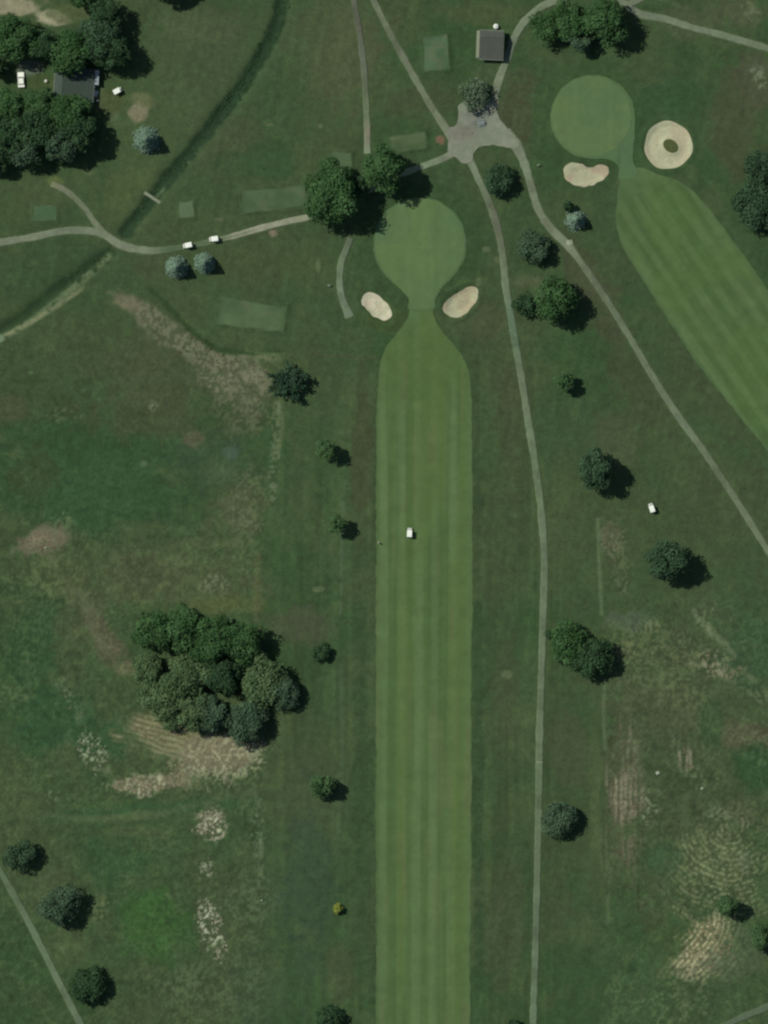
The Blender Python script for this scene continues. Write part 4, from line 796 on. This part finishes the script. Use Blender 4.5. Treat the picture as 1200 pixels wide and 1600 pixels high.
# ------------------------------------------------------------------ vehicles
M_TYRE = plain('tyre_rubber', (28, 28, 28), 0.9); M_RIM = plain('rim_metal', (150, 150, 150), 0.4); M_SEAT = plain('seat_vinyl', (205, 200, 180), 0.6); M_FRAME = plain('dark_frame', (40, 42, 42), 0.6)
M_BODYW = plain('cart_body', (205, 208, 195), 0.4); M_ROOFW = plain('cart_roof_white', (236, 240, 226), 0.5); M_CLEAR = plain('windshield', (90, 105, 105), 0.1, spec=0.6); M_LAMP = plain('headlight_lens', (225, 225, 210), 0.2); M_REDL = plain('tail_lens', (140, 30, 25), 0.3)
M_BAG = [plain('bag_navy', (40, 50, 80), 0.7), plain('bag_red', (120, 45, 40), 0.7)]
def wheel(root, x, y, z, r, w):
    t = MB().lathe([(r * 0.62, -w / 2), (r * 0.93, -w / 2), (r, -w * 0.3), (r, w * 0.3), (r * 0.93, w / 2), (r * 0.62, w / 2)], 16, (x, y, z), 'x').build('wheel', M_TYRE, root)
    MB().lathe([(r * 0.2, -w / 2 - 0.02), (r * 0.6, -w * 0.4), (r * 0.6, w * 0.4), (r * 0.2, w / 2 + 0.02)], 12, (x, y, z), 'x').build('rim', M_RIM, t)
def cart(px, py, rz, label):   # front towards +y
    r = empty('golf_cart', px, py, rz, label, 'golf cart', 'white roofed golf carts out on the course')
    r.location.z += 0.10 if py < 400 and px > 250 else 0.06
    r.scale = (1.22, 1.22, 1.12)
    MB().box(-0.56, 0.56, -1.15, 1.10, 0.28, 0.42).build('floor_pan', M_FRAME, r)
    MB().box(-0.58, 0.58, 0.62, 1.18, 0.42, 0.84, (0.08, 0.16)).build('front_cowl', M_BODYW, r, 0.04)
    MB().box(-0.58, 0.58, -1.12, -0.08, 0.42, 0.70, (0.03, 0.04)).build('rear_body', M_BODYW, r, 0.04)
    MB().box(-0.52, 0.52, -0.55, -0.02, 0.70, 0.84).build('seat', M_SEAT, r, 0.03)
    MB().box(-0.52, 0.52, -0.66, -0.56, 0.86, 1.22).build('backrest', M_SEAT, r, 0.03)
    for x in (-0.52, 0.52):
        wheel(r, x, 0.78, 0.23, 0.23, 0.2); wheel(r, x, -0.75, 0.23, 0.23, 0.2)
        MB().tube([(x * 0.96, 0.66, 0.8), (x * 0.98, 0.42, 1.80)], 0.022, 6).build('roof_post', M_FRAME, r); MB().tube([(x * 0.96, -0.70, 0.66), (x * 0.98, -0.98, 1.80)], 0.022, 6).build('roof_post', M_FRAME, r)
        MB().lathe([(0.07, 0), (0.05, 0.04), (0.001, 0.05)], 10, (x * 0.75, 1.12, 0.62)).build('headlight', M_LAMP, r); MB().box(x * 0.8 - 0.05, x * 0.8 + 0.05, -1.16, -1.13, 0.55, 0.65).build('tail_light', M_REDL, r)
    MB().box(-0.66, 0.66, -1.18, 0.66, 1.80, 1.88, (0.06, 0.08)).build('roof', M_ROOFW, r, 0.03)
    MB().add([(-0.48, 0.66, 0.86), (0.48, 0.66, 0.86), (0.48, 0.44, 1.76), (-0.48, 0.44, 1.76), (-0.48, 0.68, 0.86), (0.48, 0.68, 0.86), (0.48, 0.46, 1.76), (-0.48, 0.46, 1.76)], [(0, 1, 2, 3), (7, 6, 5, 4), (0, 4, 5, 1), (1, 5, 6, 2), (2, 6, 7, 3), (3, 7, 4, 0)]).build('windshield', M_CLEAR, r)
    sw = MB(); n = 14; sw.tube([(-0.26 + 0.17 * math.cos(a * 2 * math.pi / n), 0.36 + 0.10 * math.sin(a * 2 * math.pi / n), 0.98 + 0.13 * math.sin(a * 2 * math.pi / n)) for a in range(n + 1)], 0.015, 5); sw.tube([(-0.26, 0.36, 0.98), (-0.26, 0.62, 0.75)], 0.02, 5); sw.build('steering_wheel', M_FRAME, r)
    MB().box(-0.5, 0.5, -1.32, -1.12, 0.42, 0.48).build('bag_rack', M_FRAME, r)
    return r
def ang(dx, dy): return math.atan2(-dx, -dy)   # +y local towards photo direction (dx, dy down)
cart(293, 383.5, ang(-9, 2.0), 'white roofed golf cart on the cart path, left of the pair near the spruces')
cart(334, 373.5, ang(-9, 1.2), 'white roofed golf cart on the cart path, right of the pair near the spruces')
cart(640, 832, ang(0.6, -9), 'white roofed golf cart standing in the middle of the long fairway')
cart(1018, 793.5, ang(-3, -9), 'white roofed golf cart alone in the rough near the right diagonal path')
cart(184, 142, ang(9, -5), 'white roofed golf cart parked on the grass just east of the house')
def car(px, py, rz, label):
    r = empty('parked_car', px, py, rz, label, 'car'); r.scale = (1.12, 1.05, 1)
    prof = [(-2.25, 0.35), (-2.28, 0.75), (-2.1, 0.95), (-0.95, 1.0), (1.05, 0.98), (1.95, 0.85), (2.28, 0.68), (2.28, 0.35)]; n = len(prof); v = [(-0.9, a, b) for a, b in prof] + [(0.9, a, b) for a, b in prof]
    MB().add(v, [tuple(range(n))[::-1], tuple(range(n, 2 * n))] + [(i, (i + 1) % n, n + (i + 1) % n, n + i) for i in range(n)]).build('body', M_ROOFW, r, 0.06)
    MB().box(-0.82, 0.82, -1.5, 0.85, 0.98, 1.42, (0.14, 0.42)).build('cabin_glass', M_GLASS, r); MB().box(-0.72, 0.72, -1.25, 0.50, 1.42, 1.47, (0.05, 0.08)).build('roof', M_ROOFW, r, 0.02)
    for x in (-0.82, 0.82):
        wheel(r, x, 1.4, 0.32, 0.32, 0.2); wheel(r, x, -1.4, 0.32, 0.32, 0.2)
        MB().box(x * 0.8 - 0.14, x * 0.8 + 0.14, 2.26, 2.30, 0.6, 0.72).build('headlight', M_LAMP, r); MB().box(x * 0.8 - 0.14, x * 0.8 + 0.14, -2.31, -2.26, 0.7, 0.82).build('tail_light', M_REDL, r)
        MB().box(x * 1.12 - 0.08, x * 1.12 + 0.08, 0.6, 0.75, 0.98, 1.1).build('mirror', M_BODYW, r)
car(33, 125, 0.05, 'white parked car in a gap between the trees at the left edge')

# ------------------------------------------------------------------ footbridge, pad, joint, rocks, marker posts
a0, a1 = np.array([PX(226), PY(301)]), np.array([PX(250), PY(317)]); L = float(np.hypot(*(a1 - a0)))
b = empty('footbridge', 238, 309, math.atan2(a1[1] - a0[1], a1[0] - a0[0]), 'narrow pale plank footbridge across the dark ditch', 'footbridge'); b.location.z = max(Hs(226, 301), Hs(250, 317)) + 0.1
M_PLANK = plain('bridge_plank', (136, 142, 118), 0.85, 5, 0.15)
for s in (-0.35, 0.35): MB().box(-L / 2 - 0.3, L / 2 + 0.3, s - 0.06, s + 0.06, -0.22, 0.0).build('beam', M_WOOD, b)
n = int(L / 0.26)
for k in range(n):
    x = -L / 2 + (k + 0.5) * L / n; MB().box(x - 0.11, x + 0.11, -0.5, 0.5, 0.0, 0.05).build('plank', M_PLANK, b)
for s in (-0.47,):
    for x in (-L / 2 + 0.2, 0, L / 2 - 0.2): MB().tube([(x, s, 0.03), (x, s, 0.95)], 0.04, 5).build('post', M_WOOD, b)
    MB().tube([(-L / 2 + 0.1, s, 0.97), (L / 2 - 0.1, s, 0.97)], 0.04, 6).build('handrail', M_WOOD, b)
p = empty('concrete_pad', 890, 379, 0.2, 'small pale concrete pad on the right side of the diagonal path near the spruce', 'concrete pad'); MB().box(-1.0, 1.0, -0.8, 0.8, -0.2, 0.22, (0.03, 0.03)).build('slab', plain('pale_concrete', (132, 140, 116), 0.9), p, 0.02)
MB().box(-0.95, -0.02, -0.75, 0.75, 0.2, 0.236).build('paving_panel', plain('pad_light', (150, 158, 132), 0.9), p)
p = empty('drain_strip', 843, 1191, 0, 'thin pale drain strip crossing the long cart path', 'drain strip'); p.location.z += 0.11; MB().box(-1.0, 1.0, -0.16, 0.16, -0.2, 0.05).build('kerb', M_CONC, p)
g = MB()
for k in range(12): g.box(-0.93 + k * 0.16, -0.86 + k * 0.16, -0.11, 0.11, 0.05, 0.07)
g.build('grate', M_TRIM, p)
def rock(px, py, r_, label, seed, col):
    rng = np.random.RandomState(seed); n, m = 10, 7; V = []
    for j in range(m):
        ph = math.pi * (j / (m - 1) - 0.5)
        for k in range(n):
            th_ = 2 * math.pi * k / n; q = r_ * rng.uniform(0.82, 1.15); V.append((q * math.cos(ph) * math.cos(th_), q * math.cos(ph) * math.sin(th_) * 0.8, r_ * 0.55 * math.sin(ph) + r_ * 0.3))
    f = [(j * n + k, j * n + (k + 1) % n, (j + 1) * n + (k + 1) % n, (j + 1) * n + k) for j in range(m - 1) for k in range(n)]
    o = MB().add(V, f).build('boulder', plain('boulder_stone', col, 0.9, 5, 0.15)); o.location = (PX(px), PY(py), Hs(px, py)); set_props(o, label, 'boulder')
rock(1028, 1208, 0.75, 'larger pale boulder in the dry meadow right of the brown streaks', 1, (150, 158, 136)); rock(1097, 1232, 0.55, 'smaller pale boulder in the meadow below right of the larger one', 2, (140, 150, 124)); rock(71, 856, 0.4, 'small pale stone on the bare patch at the left edge', 3, (150, 152, 130))
rock(409, 1407, 0.4, 'small pale stone between the grove meadow and the fairway', 4, (136, 146, 120))
def sign(px, py, rz, label):
    r = empty('tee_sign', px, py, rz, label, 'tee sign')
    for x in (-0.35, 0.35): MB().box(x - 0.05, x + 0.05, -0.05, 0.05, -0.2, 1.0).build('post', M_WOOD, r)
    MB().add([(-0.5, -0.28, 0.85), (0.5, -0.28, 0.85), (0.5, 0.28, 1.15), (-0.5, 0.28, 1.15), (-0.5, -0.28, 0.91), (0.5, -0.28, 0.91), (0.5, 0.28, 1.21), (-0.5, 0.28, 1.21)], [(3, 2, 1, 0), (4, 5, 6, 7), (0, 1, 5, 4), (1, 2, 6, 5), (2, 3, 7, 6), (3, 0, 4, 7)]).build('board', plain('sign_board', (124, 136, 112), 0.7), r)
sign(841, 258, 0.2, 'small pale post board right of the diagonal path near the junction'); sign(514, 446, 0.0, 'small pale post board left of the hooked path'); sign(744, 123, 0.1, 'small pale post board between the hut and the thin tree')

# ------------------------------------------------------------------ the golfer at the fairway edge
g = empty('person', 592, 848, 1.2, 'person in a pale shirt standing at the left edge of the fairway near the cart', 'person', dz=0.06)
J = {'pel': (0, 0, 0.95), 'sp': (0, 0.03, 1.18), 'ch': (0, 0.05, 1.38), 'nk': (0, 0.06, 1.52), 'hd': (0, 0.09, 1.62), 'tp': (0, 0.09, 1.73),
     'hL': (0.10, 0, 0.9), 'kL': (0.13, 0.05, 0.5), 'aL': (0.14, 0, 0.09), 'tL': (0.16, 0.18, 0.04), 'hR': (-0.10, 0, 0.9), 'kR': (-0.13, 0.03, 0.5), 'aR': (-0.14, -0.02, 0.09), 'tR': (-0.16, 0.16, 0.04),
     'sL': (0.19, 0.05, 1.42), 'eL': (0.25, 0.12, 1.15), 'wL': (0.06, 0.32, 0.98), 'pL': (0.03, 0.37, 0.93), 'sR': (-0.19, 0.05, 1.42), 'eR': (-0.25, 0.12, 1.15), 'wR': (-0.06, 0.33, 0.93), 'pR': (-0.02, 0.38, 0.88)}
RAD = dict(pel=.14, sp=.13, ch=.15, nk=.06, hd=.09, tp=.07, hL=.10, hR=.10, kL=.065, kR=.065, aL=.045, aR=.045, tL=.035, tR=.035, sL=.06, sR=.06, eL=.045, eR=.045, wL=.03, wR=.03, pL=.03, pR=.03)
ks = list(J); E_ = [('pel', 'sp'), ('sp', 'ch'), ('ch', 'nk'), ('nk', 'hd'), ('hd', 'tp'), ('pel', 'hL'), ('hL', 'kL'), ('kL', 'aL'), ('aL', 'tL'), ('pel', 'hR'), ('hR', 'kR'), ('kR', 'aR'), ('aR', 'tR'), ('ch', 'sL'), ('sL', 'eL'), ('eL', 'wL'), ('wL', 'pL'), ('ch', 'sR'), ('sR', 'eR'), ('eR', 'wR'), ('wR', 'pR')]
def skinned(name, J, E_, RAD, mat, parent):
    ks = list(J); me = bpy.data.meshes.new(name); me.from_pydata([J[k] for k in ks], [(ks.index(a), ks.index(b_)) for a, b_ in E_], []); me.materials.append(mat)
    o = bpy.data.objects.new(name, me); C.objects.link(o); o.parent = parent
    o.modifiers.new('skin', 'SKIN')
    for i, k in enumerate(ks): me.skin_vertices[0].data[i].radius = (RAD[k], RAD[k])
    me.skin_vertices[0].data[0].use_root = True
    sb = o.modifiers.new('sub', 'SUBSURF'); sb.levels = sb.render_levels = 1
    return o
skinned('body', J, E_, RAD, plain('skin', (170, 125, 100), 0.6), g)
sub = lambda names: {k: J[k] for k in names}
def cl(name, names, mat, add): 
    jj = sub(names); ee = [e for e in E_ if e[0] in jj and e[1] in jj]; skinned(name, jj, ee, {k: RAD[k] + add for k in names}, mat, g)
cl('shirt', ['sp', 'pel', 'ch', 'sL', 'eL', 'sR', 'eR'], plain('shirt_pale', (190, 195, 185), 0.8), 0.02)
cl('trousers', ['pel', 'hL', 'kL', 'aL', 'hR', 'kR', 'aR'], plain('trousers_khaki', (120, 118, 100), 0.8), 0.018)
MB().lathe([(0.17, 0), (0.17, 0.02), (0.11, 0.03), (0.10, 0.10), (0.04, 0.14), (0.001, 0.14)], 12, (0, 0.10, 1.68)).build('hat', plain('hat_white', (200, 205, 195), 0.8), g)
for s in (-1, 1):
    f_ = MB()
    for k in range(4): f_.tube([(s * 0.02 + 0.0, 0.37 + 0.008 * k, 0.91 - 0.02 * k), (s * 0.035, 0.40 + 0.004 * k, 0.90 - 0.02 * k), (0, 0.415, 0.895 - 0.02 * k)], 0.009, 5)
    f_.tube([(s * 0.02, 0.36, 0.93), (s * 0.01, 0.39, 0.95)], 0.010, 5); f_.build('fingers', plain('skin_hand', (170, 125, 100), 0.6), g)
    MB().box(s * 0.09 - 0.01, s * 0.09 + 0.01, 0.08, 0.12, 1.60, 1.66).build('ear', plain('skin_ear', (170, 125, 100), 0.6), g)
k_ = empty('golf_club', 592, 848, 1.2, 'thin golf club held by the person at the fairway edge', 'golf club', dz=0.06)
MB().tube([(0, 0.385, 0.98), (0, 0.75, 0.06)], [0.012, 0.006], 6).build('shaft', M_RIM, k_); MB().box(-0.03, 0.07, 0.73, 0.78, 0.02, 0.07).build('club_head', M_RIM, k_)

# ------------------------------------------------------------------ dry grass clumps: real relief in the straw and speckled patches
def clumps(name, spec, mat, label, seed, cat):
    rng = np.random.RandomState(seed); Xs, Ys, Rs, Cs = [], [], [], []
    for cx, cy, rx, ry, rot, n, c, sz in spec:
        a = math.radians(rot); r = np.sqrt(rng.rand(n)); th_ = rng.rand(n) * 6.283; u, v = rx * r * np.cos(th_), ry * r * np.sin(th_)
        x = cx + u * math.cos(a) - v * math.sin(a); y = cy + u * math.sin(a) + v * math.cos(a)
        keep = fbm(x, y, 14, 200, 2) > 0.42; x, y = x[keep], y[keep]
        Xs.append(x); Ys.append(y); Rs.append(sz * rng.uniform(0.6, 1.4, len(x))); Cs.append(lin(c)[None] * rng.uniform(0.75, 1.2, len(x))[:, None])
    X = np.concatenate(Xs); Y = np.concatenate(Ys); R = np.concatenate(Rs); Cc = np.concatenate(Cs); Z = H(X, Y); nB = 6; V = []; Cv = []
    for b_ in range(nB):
        a = rng.rand(len(X)) * 6.283; l = R * rng.uniform(0.6, 1.1, len(X)); w = R * 0.35; hgt = R * rng.uniform(0.15, 0.55, len(X))
        cx, cy = PX(X), PY(Y); dx, dy = np.cos(a), np.sin(a)
        V.append(np.stack([np.stack([cx - dy * w, cy + dx * w, Z], 1), np.stack([cx + dy * w, cy - dx * w, Z], 1), np.stack([cx + dx * l + dy * w * .4, cy + dy * l - dx * w * .4, Z + hgt], 1), np.stack([cx + dx * l - dy * w * .4, cy + dy * l + dx * w * .4, Z + hgt], 1)], 1)); Cv.append(np.repeat(Cc[:, None], 4, 1))
    V = np.concatenate(V).reshape(-1, 3); Cv = np.concatenate(Cv).reshape(-1, 3)
    set_props(np_obj(name, V, np.arange(len(V)).reshape(-1, 4), mat, Cv), label, cat, kind='stuff')
clumps('dry_grass', [(330, 1185, 70, 28, -8, 420, (150, 142, 112), .32), (240, 1222, 66, 12, -6, 300, (156, 150, 120), .34), (330, 1290, 27, 25, 0, 220, (170, 166, 140), .33), (322, 1360, 10, 26, 0, 60, (150, 152, 126), .32),
  (332, 1455, 20, 52, -15, 220, (164, 162, 138), .33), (145, 1180, 20, 34, -30, 110, (142, 148, 122), .32), (112, 1090, 10, 40, -30, 50, (104, 118, 90), .3), (270, 1150, 60, 20, 12, 120, (132, 122, 92), .3),
  (1108, 1480, 44, 38, 20, 220, (150, 140, 108), .32), (1125, 1040, 36, 18, 20, 90, (138, 132, 104), .33), (975, 1240, 22, 110, 0, 200, (118, 108, 86), .28), (1060, 1010, 90, 36, 15, 180, (104, 112, 82), .3),
  (290, 535, 80, 20, 32, 170, (114, 108, 84), .3), (385, 590, 50, 30, 20, 120, (110, 108, 84), .3), (68, 850, 36, 16, -10, 60, (122, 112, 88), .3), (338, 912, 26, 16, 0, 60, (108, 114, 88), .32), (1070, 1185, 12, 22, -20, 50, (134, 126, 100), .3),
  (960, 850, 22, 40, 0, 70, (108, 108, 82), .3), (1184, 118, 10, 18, 0, 40, (110, 118, 96), .3), (1012, 1262, 14, 28, 0, 40, (116, 124, 96), .33), (1060, 1560, 45, 45, 0, 90, (100, 110, 80), .3), (402, 1310, 9, 80, 0, 90, (100, 116, 90), .3)],
  M_STRAW, 'pale dry grass clumps in the straw coloured meadow patches', 11, 'dry grass')
clumps('tall_grass', [(420, 60, 12, 70, 28, 200, (58, 82, 54), .4), (360, 158, 12, 60, 40, 200, (58, 82, 56), .4), (280, 258, 10, 60, 42, 180, (62, 86, 58), .4), (215, 335, 8, 36, 40, 90, (62, 86, 58), .4),
  (130, 424, 8, 46, 56, 70, (62, 84, 56), .35), (310, 528, 6, 50, -55, 50, (60, 82, 52), .3)],
  M_STRAW, 'tall green grass growing along the dark ditch', 12, 'tall grass')
